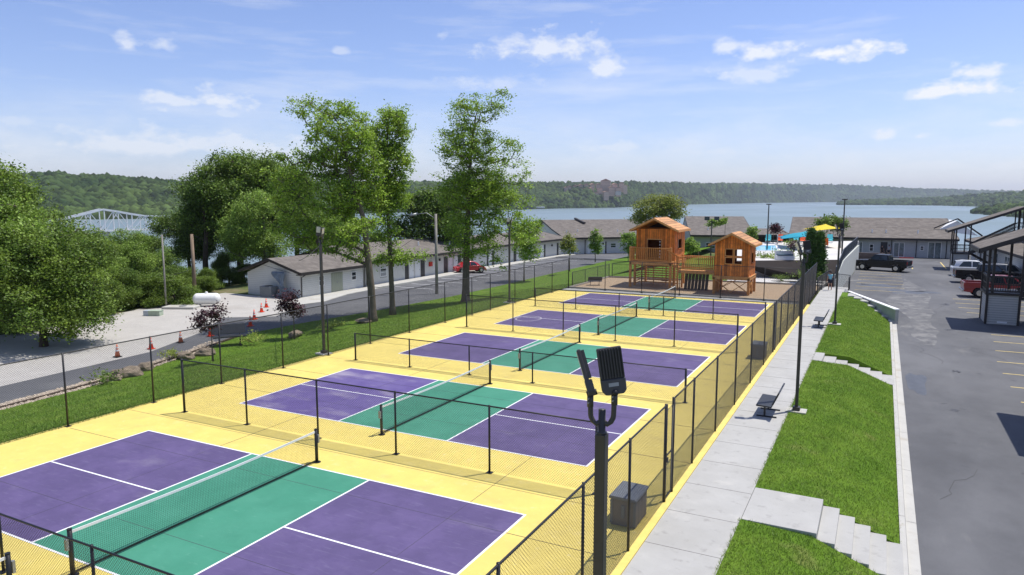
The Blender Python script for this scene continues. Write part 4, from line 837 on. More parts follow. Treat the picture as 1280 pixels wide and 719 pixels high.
# ------------------------------------------------------------------ cones, tank, utilities
M_cone = mat('orange_cone_plastic', (.85,.07,.02), .5, .08); M_refl = mat('white_band', (.7,.7,.68), .4)
def cone(loc, label, dull=False):
    r = empty('traffic_cone', loc, 0, label, 'traffic cone', 'orange traffic cones on the gravel')
    MB().box(-.19,.19,-.19,.19,0,.035).build('base', M_black if dull else M_cone, r, bevel=.01)
    R = lambda z: lerp(.15,.03,z/.74)
    MB().tube([(0,0,.035),(0,0,.76)],[.15,.028],16).build('cone', mat('faded_orange', (.60,.17,.08), .6, .2, 8) if dull else M_cone, r, True)
    for z0,z1 in ((.34,.44),(.52,.60)): MB().tube([(0,0,z0),(0,0,z1)],[R(z0)+.004,R(z1)+.004],16,False).build('band', M_refl, r, True)
cl_ = [(147,446,1,'faded orange cone farthest left on the road edge'),(189,436,0,'red orange cone beside the second left fence post'),(226,428,1,'faded orange cone between the two groups on the road edge'),(263,420,0,'orange cone in front of the first purple tree'),(313,407.5,0,'nearest orange cone of the curving row of four'),(318,399,0,'second orange cone of the curving row of four'),(327,390,0,'third orange cone of the curving row of four'),(333,384,0,'farthest orange cone of the curving row of four')]
for px,py,d_,lb in cl_: 
    a = W(px,py,-2); cone(a, lb, bool(d_))
ta = W(259,385,-2.2); tk = empty('propane_tank', (ta.x,ta.y,-2.3), rad(38), 'white propane tank with rounded ends at the far edge of the gravel', 'tank')
pts = []; rs = []
for i in range(9): t = math.pi/2*i/8; pts.append((-1.2-.6*math.cos(t),0,1.15)); rs.append(max(.01,.78*math.sin(t)))
for i in range(9): t = math.pi/2*i/8; pts.append((1.2+.6*math.sin(t),0,1.15)); rs.append(max(.01,.78*math.cos(t)))
MB().tube(pts, rs, 24).build('vessel', M_white, tk, True); MB().tube([(0,0,1.9),(0,0,2.08),(0,0,2.14)],[.2,.2,.1],14).build('valve_dome', M_white, tk, True)
for x in (-.9,.9): MB().box(x-.08,x+.08,-.35,.35,0,.55).build('saddle', M_kerb, tk)
ub = W(190,397,-2.2); u_ = empty('transformer_box', (ub.x,ub.y,-2.1), rad(25), 'pale green utility box on the strip of grass beyond the gravel', 'utility box')
MB().box(-.2,1.3,-.5,.5,0,.75).build('cabinet', mat('pale_green_enamel', (.42,.50,.38), .5), u_, bevel=.02); MB().box(-.9,-.2,-.45,.4,0,.8).build('meter_box', mat('pale_grey_enamel', (.45,.5,.55), .5), u_, bevel=.02); MB().box(-.25,1.35,-.55,.55,.755,.80).build('lid', MATS['pale_green_enamel'], u_, bevel=.015)
tk.scale = (.64,)*3; tk.location.z = -2.12; u_.scale = (.62,)*3
sl = W(229,388,-2.2); s_ = empty('concrete_cover', (sl.x,sl.y,-2.12), rad(25), 'flat concrete tank cover in the grass beside the propane tank', 'cover')
MB().box(-1.6,1.2,-.6,.7,0,.28).build('slab', M_kerb, s_, bevel=.03); MB().tube([(0,0,.28),(0,0,.34)],.3,16).build('lid', M_galv, s_)
acx = empty('air_conditioner', (-31.5,41.7,-2.0), 0, 'grey air conditioning unit standing by the gable end wall', 'air conditioner')
MB().box(-.9,.6,-.45,.45,.05,1.05).build('casing', lined('louvred_metal', (.22,.24,.26), (.07,.08,.09), 2, .06, .35), acx, bevel=.02); MB().tube([(-.15,0,1.055),(-.15,0,1.10)],.36,18).build('fan_grille', M_black, acx); MB().box(-1.1,.8,-.6,.6,-.05,.05).build('pad', M_kerb, acx)
tp = empty('blue_grey_sheeting', (-30.3,42.1,-2.0), 0, 'crumpled blue grey tarp set against the gable wall beside the air conditioner', 'sheeting')  # rippled blue grey sheet built for an unidentified shape on the wall
tv = []; tf = []
for j in range(13):
    for i in range(7):
        z = 2.45*j/12; xo = .35*math.sin(z*2.1)+(.25 if z < 1 else 0); wd_ = .55+.25*math.sin(z*3+1); tv.append((xo+(i/6-.5)*2*wd_, -.12-.10*math.sin(i*1.9+z*3)-.25*(1-j/12), z))
for j in range(12):
    for i in range(6): k_=j*7+i; tf.append((k_,k_+1,k_+8,k_+7))
t_ = MB().add(tv,tf).build('sheet', mat('sheeting_blue_grey', (.16,.20,.25), .6, .35, 3), tp, True); t_.modifiers.new('s','SOLIDIFY').thickness = .03
# utility poles and wires
def upole(px, pyb, z, h, r0, m_, label, arm=None, lamp=False, name='utility_pole'):
    a = W(px,pyb,z); r = empty(name, a, 0, label, 'utility pole')
    MB().tube([(0,0,-.3),(0,0,h)], [r0,r0*.7], 10).build('pole', m_, r, True)
    if arm: MB().bar((-1,-.4,h-.5),(1,.4,h-.5),.1,.12).build('crossarm', m_, r)
    if lamp:
        A = MB().tube([(0,0,h-.5),(-.9*cy,-.9*sy,h+.1),(-2.0*cy,-2.0*sy,h-.05)], .035, 7).build('arm', M_galv, r, True)
        MB().tube([(-1.9*cy,-1.9*sy,h-.05),(-2.6*cy,-2.6*sy,h-.15)], [.16,.08], 10).build('lamp_head', M_galv, r, True)
    return a+Vector((0,0,h))
M_pole = mat('weathered_pole_wood', (.26,.19,.13), .9, .25, 5, .5, 20, stretch=(1,1,.2)); M_poleg = mat('grey_pole_wood', (.30,.28,.25), .9, .2, 5, .4, 20, stretch=(1,1,.2))
t1 = upole(244,374,-2.3,6.3,.2,M_pole,'thick brown wooden utility pole behind the propane tank')
t2 = upole(208,388,-2.3,6.6,.09,M_poleg,'slim grey pole left of the thick wooden utility pole')
t3 = upole(546,367,-2.0,7.9,.17,M_poleg,'grey utility pole with a lamp arm between the oaks', lamp=True, name='street_lamp')
def wire(a, b, sag, r, label):
    a = Vector(a); b = Vector(b); P = [a.lerp(b,i/14)-Vector((0,0,sag*4*(i/14)*(1-i/14))) for i in range(15)]; o = MB().tube(P, r, 5, False).build('overhead_wire', M_black); tag(o, label, 'wire', 'overhead wires')
wire(t1, (-28.9,41.9,.4), .3, .018, 'overhead wire from the brown wooden pole to the gable of the end wing')
wire((-28.6,42.6,1.5), (-2.95,17.5,5.2), .1, .022, 'dark overhead wire from the end wing gable to the lamp post by the oak')
wire(t2-Vector((0,0,3.6)), t1-Vector((0,0,3.2)), .15, .018, 'low wire between the slim pole and the brown wooden pole')
wire(t3-Vector((0,0,.3)), (-28.0,55,1.2), .5, .018, 'thin wire from the street lamp pole to the middle wing roof')
# ------------------------------------------------------------------ trees
def grow(seed, trunk, blobs, ntip, lper, leaf, spread, bark, leafmat, root, r0=.25, up=.25, shell=.0, tipr=.012, extra_bare=0):
    g = np.random.default_rng(seed)
    nodes = [np.array(p, float) for p in trunk]; par = [-1]+list(range(len(trunk)-1)); 
    # densify trunk
    N = [nodes[0]]; Pr = [-1]
    for a,b in zip(nodes,nodes[1:]):
        n = max(1,int(np.linalg.norm(b-a)/.6))
        for i in range(1,n+1): N.append(a+(b-a)*i/n); Pr.append(len(N)-2)
    nt = len(N); wts = np.array([b[3]*b[4]*b[5] for b in blobs]); wts = wts/wts.sum(); tips = []
    for _ in range(ntip):
        b = blobs[g.choice(len(blobs), p=wts)]; v = g.normal(size=3); v /= np.linalg.norm(v); rr = g.random()**(1/3)
        rr = shell+(1-shell)*rr; tips.append(np.array([b[0],b[1],b[2]])+v*rr*np.array(b[3:6]))
    axis = np.array([n for n in N]); d0 = [min(np.linalg.norm(axis-t,axis=1)) for t in tips]
    leaves = []; order = np.argsort(d0); isleaf = np.zeros(1)
    fork = N[0][2]+ (N[nt-1][2]-N[0][2])*.28
    arr = np.array(N); tipn = []
    for k in order:
        t = tips[k]; dv = arr-t; dist = np.linalg.norm(dv,axis=1)+np.maximum(0, dv[:,2])*.7+np.where(arr[:,2] < min(fork, t[2]-.2)-0, 3.0, 0)
        j = int(np.argmin(dist)); a = arr[j]; L = np.linalg.norm(t-a); ns = max(1,min(5,int(L/.5))); p = j
        for i in range(1,ns+1):
            u = i/ns; q = a+(t-a)*u; q = q+np.array([0,0,-math.sin(math.pi*u)*L*up*.35])+(g.normal(size=3)*L*.05 if i < ns else 0)
            N.append(q); Pr.append(p); p = len(N)-1
        arr = np.array(N); tipn.append(p)
    cnt = np.zeros(len(N)); 
    for t in tipn: cnt[t] += 1
    for i in range(len(N)-1,0,-1):
        cnt[Pr[i]] += cnt[i]
    R = tipr+ (r0-tipr)*np.sqrt(cnt/max(1,ntip))*.8
    for i in range(nt): u = i/(nt-1); R[i] = max(R[i]*.6, r0*(1-.8*u)); 
    R[0] *= 1.45; R[1] *= 1.1
    mb = MB(); mb.tube([N[i] for i in range(nt)], [float(R[i]) for i in range(nt)], 10)
    # branch chains
    ch = {}
    for i in range(nt,len(N)): ch.setdefault(Pr[i],[]).append(i)
    seen = set()
    for i in range(nt,len(N)):
        if i in seen: continue
        c = [i]; seen.add(i)
        while True:
            kids = [k for k in ch.get(c[-1],[]) if k not in seen]
            if not kids: break
            k = max(kids,key=lambda q: cnt[q]); c.append(k); seen.add(k)
        P = [N[Pr[c[0]]]]+[N[k] for k in c]; rr = [float(min(R[Pr[c[0]]],R[c[0]]*1.15))]+[float(R[k]) for k in c]; rr[-1] = tipr*.5
        mb.tube(P, rr, 5 if rr[0] < .06 else 7, False)
    tk = mb.build('trunk', bark, root, True, fix=False)
    T = np.array([N[t] for t in tipn])
    if extra_bare: T = T[extra_bare:]
    leafcloud(T, lper, leaf, spread, leafmat, root, g)
def leafcloud(T, lper, leaf, spread, leafmat, root, g, name='crown', up=.5):
    n = len(T)*lper; sz = np.repeat(spread*(.6+.8*g.random(len(T))), lper)
    c = np.repeat(T, lper, axis=0)+g.normal(size=(n,3))*sz[:,None]*np.array([1,1,.62])
    nm = g.normal(size=(n,3)); nm[:,2] = np.abs(nm[:,2])+up; nm /= np.linalg.norm(nm,axis=1)[:,None]
    a = np.cross(nm, g.normal(size=(n,3))); a /= np.linalg.norm(a,axis=1)[:,None]; b = np.cross(nm,a); s = leaf*(.6+.8*g.random(n))[:,None]
    V = np.stack([c-a*s*.5, c+b*s*.32, c+a*s*.5, c-b*s*.32], 1).reshape(-1,3); V[1::4] += nm*s*.08; V[3::4] += nm*s*.08
    return raw(name, V, np.arange(n*4).reshape(-1,4), leafmat, root)
def vw(dx, dz, dd=0.): return (dx*RT.x - dd*sy, dx*RT.y + dd*cy, dz)   # local offset: view-right, up, away
def blob_px(base, d, px, py, rx, ry, dd=0., rd=None):
    "ellipsoid of crown whose outline sits at photo pixel (px,py) for a tree at depth d"
    x = (px-640)/F*d; z = CAM.z-(py-249)/F*d; bx_ = (base-CAM).dot(RT)
    v = vw(x-bx_, z-base.z, dd); return (v[0],v[1],v[2], rx/F*d, (rd or rx)/F*d, ry/F*d)
def big_tree(px, py, z, label, bl, trunk_px, name='oak_tree', ntip=420, lper=62, leaf=.24, spread=.42, bark=None, lm=None, r0=.3, seed=1, cat='tree', **k):
    a = W(px,py,z); a.z = z; d = (a-CAM).dot(FW); r = empty(name, a, 0, label, cat)
    tr = [(0,0,-.2)]+[tuple(blob_px(a,d,x,y,1,1,dd)[:3]) for x,y,dd in trunk_px]
    grow(seed, tr, [blob_px(a,d,*b) for b in bl], ntip, lper, leaf, spread, bark or M_bark, lm or L_oak, r, r0=r0, **k); return r
big_tree(466,402,-1.85,'leaning oak with a broken limb, left of the pair in the lawn',
  [(432,165,42,34,0),(398,200,34,22,1),(372,225,26,34,-1),(445,215,36,30,1),(400,140,26,14,-1),(372,285,30,26,0),(420,262,24,16,2),(452,280,30,14,-2),(360,255,22,22,1),(440,310,22,16,0),(425,245,38,28,0),(408,300,34,18,1),(468,250,18,24,1),(455,190,28,24,0)],
  [(465,360,0),(461,310,0),(457,270,0),(447,240,0),(440,200,0),(432,160,0)], ntip=690, r0=.33, seed=11, lper=60, leaf=.17, spread=.30)
big_tree(491,392,-1.9,'slimmer oak standing just right of the leaning oak',
  [(488,165,28,26,0),(492,210,26,30,0),(475,190,24,22,1),(500,150,14,12,0),(487,255,20,26,0),(508,318,26,8,0),(480,325,18,9,1),(470,245,18,20,0),(492,240,24,26,0),(486,290,18,18,0)],
  [(490,350,0),(489,300,0),(487,250,0),(488,200,0),(490,150,0)], ntip=440, r0=.24, seed=12, lper=62, leaf=.17, spread=.30)
big_tree(582,378,-1.7,'tall separate oak in the lawn with an uneven open crown',
  [(590,142,32,20,0),(625,135,16,18,0),(572,185,28,26,-1),(600,215,34,34,1),(640,195,20,22,0),(655,235,13,30,1),(628,262,30,26,-1),(572,262,26,28,0),(645,300,26,14,0),(600,308,30,14,-1),(560,225,16,22,1),(575,310,22,14,1),(588,235,36,30,0),(592,285,36,20,0),(590,180,34,26,0),(612,240,34,34,1),(622,325,20,10,0)],
  [(583,330,0),(585,280,0),(587,235,0),(590,190,0),(596,150,0)], ntip=740, r0=.36, seed=13, lper=60, leaf=.17, spread=.30)
def sapling(px, py, z, label, bl, lm, name='sapling', seed=3, group=None, **k):
    o = dict(ntip=70, lper=46, leaf=.12, spread=.2, r0=.06, bark=M_bark, tipr=.006); o.update(k)
    r = big_tree(px,py,z,label,bl,[(px,py-12,0),(px,(py+bl[0][1])/2,0),(px,bl[0][1],0)],name=name,lm=lm,seed=seed,**o)
    if group: r['group'] = group
    return r
gs = 'staked saplings on the far lawn'
sapling(712,340,-1.6,'pale sapling nearest the road corner, leftmost of the far lawn',[(711,306,10,11,0),(711,297,6,5,0)],L_olive,seed=21,group=gs,ntip=60,lper=34,leaf=.2)
sapling(744,326,-1.5,'narrow bright sapling in front of the back left wing',[(744,302,8,11,0),(743,292,4,6,0),(745,311,7,6,0)],L_lite,seed=22,group=gs,leaf=.2)
sapling(785,333,-1.4,'bushy bright sapling just left of the taller playhouse',[(786,302,10,14,0),(791,308,9,9,0)],L_lite,seed=23,group=gs,leaf=.2)
sapling(873,330,-.6,'small bright tree showing between the two playhouses',[(863,308,10,9,0),(860,303,6,8,0)],L_lite,seed=24,leaf=.2)
sapling(655,352,-2.,'young tree right of the tall oak, in front of the rear wing',[(655,300,14,16,0),(664,283,14,10,1),(645,286,10,12,0),(660,315,16,9,0)],L_oak,name='young_tree',seed=25,ntip=120,lper=50,leaf=.22,spread=.34,r0=.09)
sapling(266,450,-1.7,'purple leaved young tree in front of the cone, nearer the camera',[(262,398,16,14,0),(275,388,12,12,0),(253,405,10,10,0)],L_purp,name='purple_tree',seed=26,leaf=.13,ntip=80,lper=20,spread=.17,r0=.05)
sapling(368,420,-1.8,'purple leaved young tree beyond the long bench, farther from the camera',[(363,375,11,14,0),(372,385,9,10,0),(355,385,8,9,0)],L_purp,name='purple_tree',seed=27,leaf=.14,ntip=80,lper=26,spread=.18,r0=.05)
sapling(826,322,-1.2,'rounded olive green tree rising behind the taller playhouse',[(812,262,20,14,0),(838,262,20,13,1),(828,252,20,8,0),(800,272,10,8,0),(820,280,14,8,-1)],L_olive,name='spreading_tree',seed=28,ntip=200,lper=60,leaf=.26,spread=.45,r0=.2)
sapling(563,338,-2.2,'dark tree behind the middle wing, seen between the oaks',[(528,262,22,26,0),(555,262,24,26,2),(520,290,26,12,0),(565,285,24,14,0),(498,285,14,14,0)],L_deep,name='background_tree',seed=29,ntip=300,lper=60,leaf=.34,spread=.6,r0=.25)
sapling(905,324,-.9,'leafy tuft of a young tree behind the floodlight post',[(900,277,6,4,0),(890,279,6,4,0)],L_lite,name='young_tree',seed=30,ntip=30,leaf=.25)
sapling(939,318,-.6,'narrow bright sapling peeping over the smaller playhouse roof',[(939,292,4,9,0)],L_lite,seed=31,ntip=30,leaf=.25,spread=.25)
sapling(1040,318,-.5,'dark rounded tree behind the yellow shade sail',[(1037,278,16,6,0),(1046,282,9,6,0)],L_deep,name='young_tree',seed=32,ntip=70,leaf=.3,spread=.4)
sapling(966,310,.9,'small reddish tree against the roof behind the pool',[(968,286,5,6,0)],L_purp,name='purple_tree',seed=33,ntip=20,leaf=.25,spread=.3)
sapling(991,326,1.4,'little purple leaved shrub tree by the pool sofa',[(990,306,6,7,0)],L_purp,name='purple_tree',seed=34,ntip=24,leaf=.15,lper=16)
# arborvitae pair
def cypress(px, py, z, h, w, label, seed):
    a = W(px,py,z); r = empty('arborvitae', a, 0, label, 'conifer', 'pair of arborvitae by the terrace'); g = np.random.default_rng(seed)
    MB().tube([(0,0,-.2),(0,0,h*.9)],[.08,.02],7).build('trunk', M_barkd, r, True)
    n = 420; t = g.random(n)**.8; a_ = g.random(n)*6.28; R = w*np.minimum(1,(1-t)*1.9)**.75*np.minimum(1,.75+t*2); R *= .75+.3*g.random(n)
    leafcloud(np.stack([R*np.cos(a_),R*np.sin(a_),.1+t*h],1), 46, .13, .13, L_cyp, r, g, up=.1)
c1 = cypress(1011.5,350,.2,4.4,.47,'taller arborvitae on the left of the pair by the terrace railing',41); c2 = cypress(1022.5,350,.2,4.1,.38,'shorter arborvitae on the right of the pair by the terrace railing',42)
# forest on the left: a few master trees, copied
def master(seed, w, h, lm, bark, ntip=420, lper=110, leaf=.22, spread=.52, nb=9, lo=.38):
    r = empty('forest_tree', (0,0,0), 0, 'x', 'tree', 'wooded bank on the left'); g = np.random.default_rng(seed); bl = []
    for i in range(nb):
        a = g.random()*6.28; rr = w*.55*math.sqrt(g.random()); z = h*(lo+(.9-lo)*g.random()); s = w*(.30+.16*g.random())*(1.1-.35*abs(z/h-.6))
        bl.append((rr*math.cos(a),rr*math.sin(a),z,s,s,s*.72))
    bl.append((0,0,h*.88,w*.3,w*.3,h*.11))
    grow(seed, [(0,0,-.5),(.1,0,h*.25),(0,.2,h*.5),(0,0,h*.85)], bl, ntip, lper, leaf, spread, bark, lm, r, r0=.035*h, shell=.35); return r
mA = master(51,6.2,12.5,L_mid,M_barkd); mB = master(52,5.4,11,L_deep,M_barkd,nb=8); mC = master(53,5.8,11.5,L_lite,M_bark,nb=10); mD = master(54,4.2,6.2,L_mid,M_bark,ntip=300,leaf=.19,spread=.42,nb=12,lo=.12); mE = master(55,7.2,10.5,L_mid,M_barkd,ntip=620,nb=14,lo=.24)
used = set()
def place(mst, px, ytop, dist, h0, label, rz=0., zb=None):
    "stand a tree on the terrain at photo column px and given distance, scaled so its top reaches row ytop"
    d = dist; k = (px-640)/F; x = CAM.x+(RT.x*k-sy)*d; y = CAM.y+(RT.y*k+cy)*d; z = H(x,y)-.1 if zb is None else zb
    zt = CAM.z-(ytop-249)/F*d; s = max(.35,(zt-z)/h0)
    if id(mst) in used: o = copy_tree(mst)
    else: o = mst; used.add(id(mst))
    o.location = (x,y,z); o.rotation_euler = (0,0,rz); o.scale = (s*(.9+.2*((px*7)%10)/10),)*2+(s,); o['label'] = label; return o
FT = [ # near left bank
 (mD,6,352,53,'low leafy tree under the left edge crowns, to the left of the dark trunk',.9),(mD,92,352,55,'low leafy tree at the gravel edge just right of the dark trunk',2.9),(mD,124,350,58,'low leafy tree at the gravel edge, second right of the dark trunk',4.4),(mD,-38,352,50,'low leafy tree outside the left edge of the frame by the gravel',3.3),(mC,128,312,66,'light green tree behind the gravel edge, under the flat bridge span',4.0),
 (mE,44,284,45,'low broad tree at the left edge with one dark trunk showing above the gravel',.3),(mA,-45,200,50,'tall yellow green tree filling the upper left corner of the woods',5.3),(mE,0,238,57,'big leafy tree behind the low broad tree at the left edge',2.6),(mE,55,302,62,'wide leafy tree between the left edge trees and the bridge portal',1.9),
 (mC,-25,236,46,'yellow green tree cut by the left edge of the frame',1.2),(mC,100,298,58,'bright crowned tree behind the big left edge tree',2.2),
 (mA,112,292,60,'full crowned tree right of the big left edge tree, under the bridge peak',2.9),(mC,150,284,74,'light crowned tree below the flat span of the bridge',.7),(mB,184,292,78,'dark crowned tree below the right end of the visible bridge span',1.1),
 (mA,90,285,82,'mid green tree below the left portal of the bridge',4.1),(mD,150,338,61,'low bright tree at the edge of the grass strip, below the light crowned tree',.4),(mD,182,345,62,'low bright tree left of the slim grey pole',1.4),
 (mD,222,335,70,'bright low tree between the slim pole and the brown pole',2.4),(mD,262,345,74,'bright bushy tree just right of the brown utility pole',3.1),(mB,284,318,84,'dark tree behind the propane tank and left of the end wing',.2),
 (mB,256,218,84,'tall dark tree with a ragged left side, left of the end wing roof',5.1),(mA,300,190,88,'tallest forest tree, rising behind the end wing gable',3.6),(mA,338,196,92,'tall mid green tree behind the end wing ridge',2.0),
 (mC,330,235,80,'light green tree in front of the tallest forest trees',4.4),(mB,370,215,96,'dark tall tree seen through the leaning oak crown',.9),(mC,395,250,92,'light green tree behind the leaning oak trunk',1.9),(mB,236,262,90,'dark round tree beneath the strip of open lake',2.7),
 (mD,20,355,50,'low leafy tree at the left edge below the big crowns',.1),(mC,205,305,96,'light tree just left of the gap with open lake',5.6),(mA,-85,215,60,'large tree outside the left edge, behind the yellow green one',2.1),
 (mA,420,262,100,'mid green tree behind the end wing, right of the leaning oak fork',4.9),(mB,-120,235,55,'dark tree well outside the left edge',1.),(mD,300,350,80,'low bright tree at the corner of the end wing',5.)]
for ms,px,yt,d_,lb,rz in FT: place(ms,px,yt,d_,{id(mA):12.9,id(mB):11.4,id(mC):11.9,id(mD):6.6,id(mE):11}[id(ms)],lb,rz)
for i,(px,yt,d_) in enumerate([(448,272,104),(470,290,110),(40,300,110),(120,300,105),(175,302,118),(-20,280,95)]):
    place([mB,mA,mC,mB,mC,mA][i],px,yt,d_,[11.4,12.9,11.9,11.4,11.9,12.9][i],['dark tree deep behind the leaning oak, farther right','mid green tree behind the slimmer oak trunk','light tree deep in the left woods under the far hill','dark tree deep in the left woods under the left portal','light tree deep in the woods left of the lake gap','mid green tree deep in the woods at the left edge'][i],i*1.3)
g_ = np.random.default_rng(91); adj = ['leafy','rounded','ragged','dense','sprawling','small crowned','bushy','tangled']
TX = [-60,-10,30,70,105,135,160,190,215,245,275,118,172,228,262,296,60,200,150,100,-35,250]
for i,px in enumerate(TX):
    o = copy_tree(mD); d = 64+(i%4)*8; k = (px-640)/F; x = CAM.x+(RT.x*k-sy)*d; y = CAM.y+(RT.y*k+cy)*d; z = H(x,y)-.6; zt = CAM.z-((330+(i*7)%22)-249)/F*d; s = (zt-z)/6.6
    o.location = (x,y,z); o.rotation_euler = (0,0,i*1.1); o.scale = (s*1.35,s*1.35,s); rk = sorted(TX[i%4::4]).index(px); o['label'] = 'low leafy thicket tree beyond the gravel, '+['leftmost','second from the left','third from the left','fourth from the left','fifth from the left','rightmost'][rk]+' in the '+['front','second','third','rear'][i%4]+' row'
    o['group'] = 'undergrowth thicket on the left bank'
# shrubs, rocks, flower clumps
def shrub(px, py, z, s, lm, label, seed, cat='shrub', name='shrub', leaf=.1):
    a = W(px,py,z); r = empty(name, a, 0, label, cat); g = np.random.default_rng(seed)
    T = g.normal(size=(14,3))*np.array([.35,.35,.16])*s; T[:,2] = np.abs(T[:,2])+.15*s
    leafcloud(T, 26, leaf, .13*s, lm, r, g, name='foliage', up=.3)
    st_ = MB()
    for i in range(5): st_.tube([(0,0,-.05),tuple(T[i])],.012,5,False)
    st_.build('stems', M_barkd, r)
for i,(px,py,z,s,lm,lb) in enumerate([(213,447,-1.9,.9,L_lime,'pale green clump in the rocks right of the second left fence post'),(133,477,-1.9,1.1,L_mid,'green clump among the rocks on the left'),(318,428,-1.85,1.2,L_lime,'lime green clump at the right end of the long bench'),(412,411,-1.8,1.,L_lime,'lime green clump at the foot of the left lamp post'),
   (964,328,1.0,1.6,L_lime,'yellow flowering clump at the left of the dark mulch bank'),(983,333,.8,1.8,L_lime,'larger yellow flowering clump on the dark mulch bank'),(950,326,1.2,1.9,L_mid,'green bush at the top of the dark bank, by the pool'),(1012,352,.2,1.8,L_mid,'low green bush at the foot of the arborvitae'),(1003,349,.1,1.4,L_lite,'low bush left of the arborvitae foot'),(984,323,1.5,2.2,L_lite,'potted green plant beside the pool sofa'),(975,352,.1,1.2,L_mid,'small bush in the dark bed beside the garden path'),(988,306,1.5,1.6,L_lite,'leafy plant beside the turquoise sail post')]):
    shrub(px,py,z,s,lm,lb,60+i,leaf=.11 if s<1.3 else .16)
def rock(px, py, z, sx, s_y, sz, label, seed):
    sx *= .78; s_y *= .78; sz *= .8
    a = W(px,py,z); bm = bmesh.new(); bmesh.ops.create_icosphere(bm, subdivisions=3, radius=1)
    for v in bm.verts:
        n = mnoise.noise(v.co*1.3+Vector((seed*3.1,0,0)))*.45+mnoise.noise(v.co*4+Vector((0,seed,0)))*.12; v.co = Vector((v.co.x*sx,v.co.y*s_y,v.co.z*sz))*(1+n)
    me = bpy.data.meshes.new('boulder'); bm.to_mesh(me); bm.free(); me.materials.append(M_rock); o = bpy.data.objects.new('boulder', me); COL.objects.link(o); o.location = a+Vector((0,0,sz*.35)); o.rotation_euler = (0,0,seed); tag(o,label,'boulder','boulders along the lawn edge')
for i,(px,py,z,a_,b_2,c_,lb) in enumerate([(160,469,-1.95,.95,.6,.42,'big brown boulder under the second left fence post'),(182,461,-1.95,.6,.5,.35,'rounded boulder right of the big brown one'),(230,447,-1.95,.9,.55,.33,'long flat boulder below the first purple tree'),(256,443,-1.95,.7,.5,.36,'boulder at the foot of the first purple tree'),(369,419,-1.9,.8,.5,.3,'low boulder at the foot of the farther purple tree'),(455,402,-1.85,1.0,.5,.2,'flat pale rock beside the leaning oak trunk'),(145,474,-1.95,.4,.35,.22,'small boulder by the green clump')]): rock(px,py,z,a_,b_2,c_,lb,i+1)
# gravel margin of small river stones
gg = np.random.default_rng(5); n = 9000; yy = gg.random(n)*30-6; xx_ = np.array([pl(LE,y) for y in yy])+gg.random(n)*1.1-.75-(yy>22)*.2; kp = gg.random(n) > np.clip((yy-15)/12,0,.8); yy = yy[kp]; xx_ = xx_[kp]; n = len(yy)
oc = np.array([(1,0,0),(0,1,0),(-1,0,0),(0,-1,0),(0,0,1.)]); sc_ = (.03+.06*gg.random((n,1,1)))*np.array([1,.8,.6]); V = oc[None]*sc_*(1+.3*gg.normal(size=(n,5,1)))+np.stack([xx_,yy,np.full(n,-1.99)+gg.random(n)*.04],1)[:,None]
fc = np.array([(0,1,4),(1,2,4),(2,3,4),(3,0,4)]); o = raw('river_stones', V.reshape(-1,3), (fc[None]+np.arange(n)[:,None,None]*5).reshape(-1,3), mat('river_stone', (.34,.27,.20), .9, .1, 9, col2=(.50,.43,.34), island=.35)); tag(o,'band of tan river stones along the lawn edge','gravel',kind='stuff')
MB().prism([(x_-.1,y_) for y_,x_ in [(y,pl(LE,y)) for y in fr(-8,26,2)]]+[(x_+.06,y_) for y_,x_ in [(y,pl(LE,y)) for y in fr(-8,26,2)]][::-1],'z',-2.05,-1.9).build('lawn_edging', M_barkd)['kind']='structure'
# grass blades on the near banks
def blades(name, label, n, fx, z_fn, h, w, m_, seed):
    g = np.random.default_rng(seed); x,y = fx(g,n); n = len(x); z = z_fn(x,y); a = g.random(n)*6.28; hh = h*(.5+.9*g.random(n)); lean = g.normal(size=(n,2))*hh[:,None]*.55
    p = np.stack([x,y,z],1); d = np.stack([np.cos(a),np.sin(a),np.zeros(n)],1)*w; tp = p+np.stack([lean[:,0],lean[:,1],hh],1)
    V = np.stack([p-d,p+d,tp],1).reshape(-1,3); o = raw(name, V, np.arange(n*3).reshape(-1,3), m_); tag(o,label,'grass',kind='stuff')
zr_ = lambda x,y: np.where(x<19.45,-.07*np.clip((x-17.95)/1.5,0,1),-.07-.73*np.clip((x-19.45)/1.8,0,1))-.003
def fxr(g,n):
    x = 17.89+g.random(n)*3.39; y = -4+(g.random(n)**1.55)*55; k = ~(((y>8.2)&(y<10.25))|((y>26.7)&(y<28.6)&(x>17.9)))
    k &= ~((y>44.5)&(x>18.3+(54.2-y)*.34)); return x[k],y[k]
M_blade = mat('grass_blades', (.095,.19,.016), .6, 0, .8, col2=(.27,.36,.055), island=.35, trans=.3, detail=6); 
strip('lawn_bank', M_grass, [(0,17.93)], [(0,21.26)], fr(-30,8.2,1.5), 12, -.0); strip('lawn_bank', M_grass, [(0,17.93)], [(0,21.26)], fr(10.25,26.7,1.5), 12, .0); strip('lawn_bank', M_grass, [(0,17.93)], [(0,21.26)], fr(28.6,44.5,1.5), 12, .0); strip('lawn_bank', M_grass, [(0,17.93)], [(44.5,21.26),(46,21.0),(54,18.3)], fr(44.5,54,1), 6, .0)
for y_ in (8.2,10.25,26.7,28.6):
    MB().prism([(17.94,-.004),(19.45,bank(19.45)-.004),(21.26,bank(21.26)-.004),(21.26,-1.2),(17.94,-1.2)],'y',y_-.05 if y_ in (8.2,26.7) else y_,y_ if y_ in (8.2,26.7) else y_+.05).build('bank_edge', M_grass)['kind'] = 'structure'
blades('grass','short bright grass blades on the bank beside the walkway',170000,fxr,zr_,.062,.007,M_blade,3)
def fxl(g,n):
    y = -8+(g.random(n)**1.3)*60; x = np.array([lerp(-2.74,pl(LE,b)+.05,t) for b,t in zip(y,g.random(n)**1.3)]); return x,y
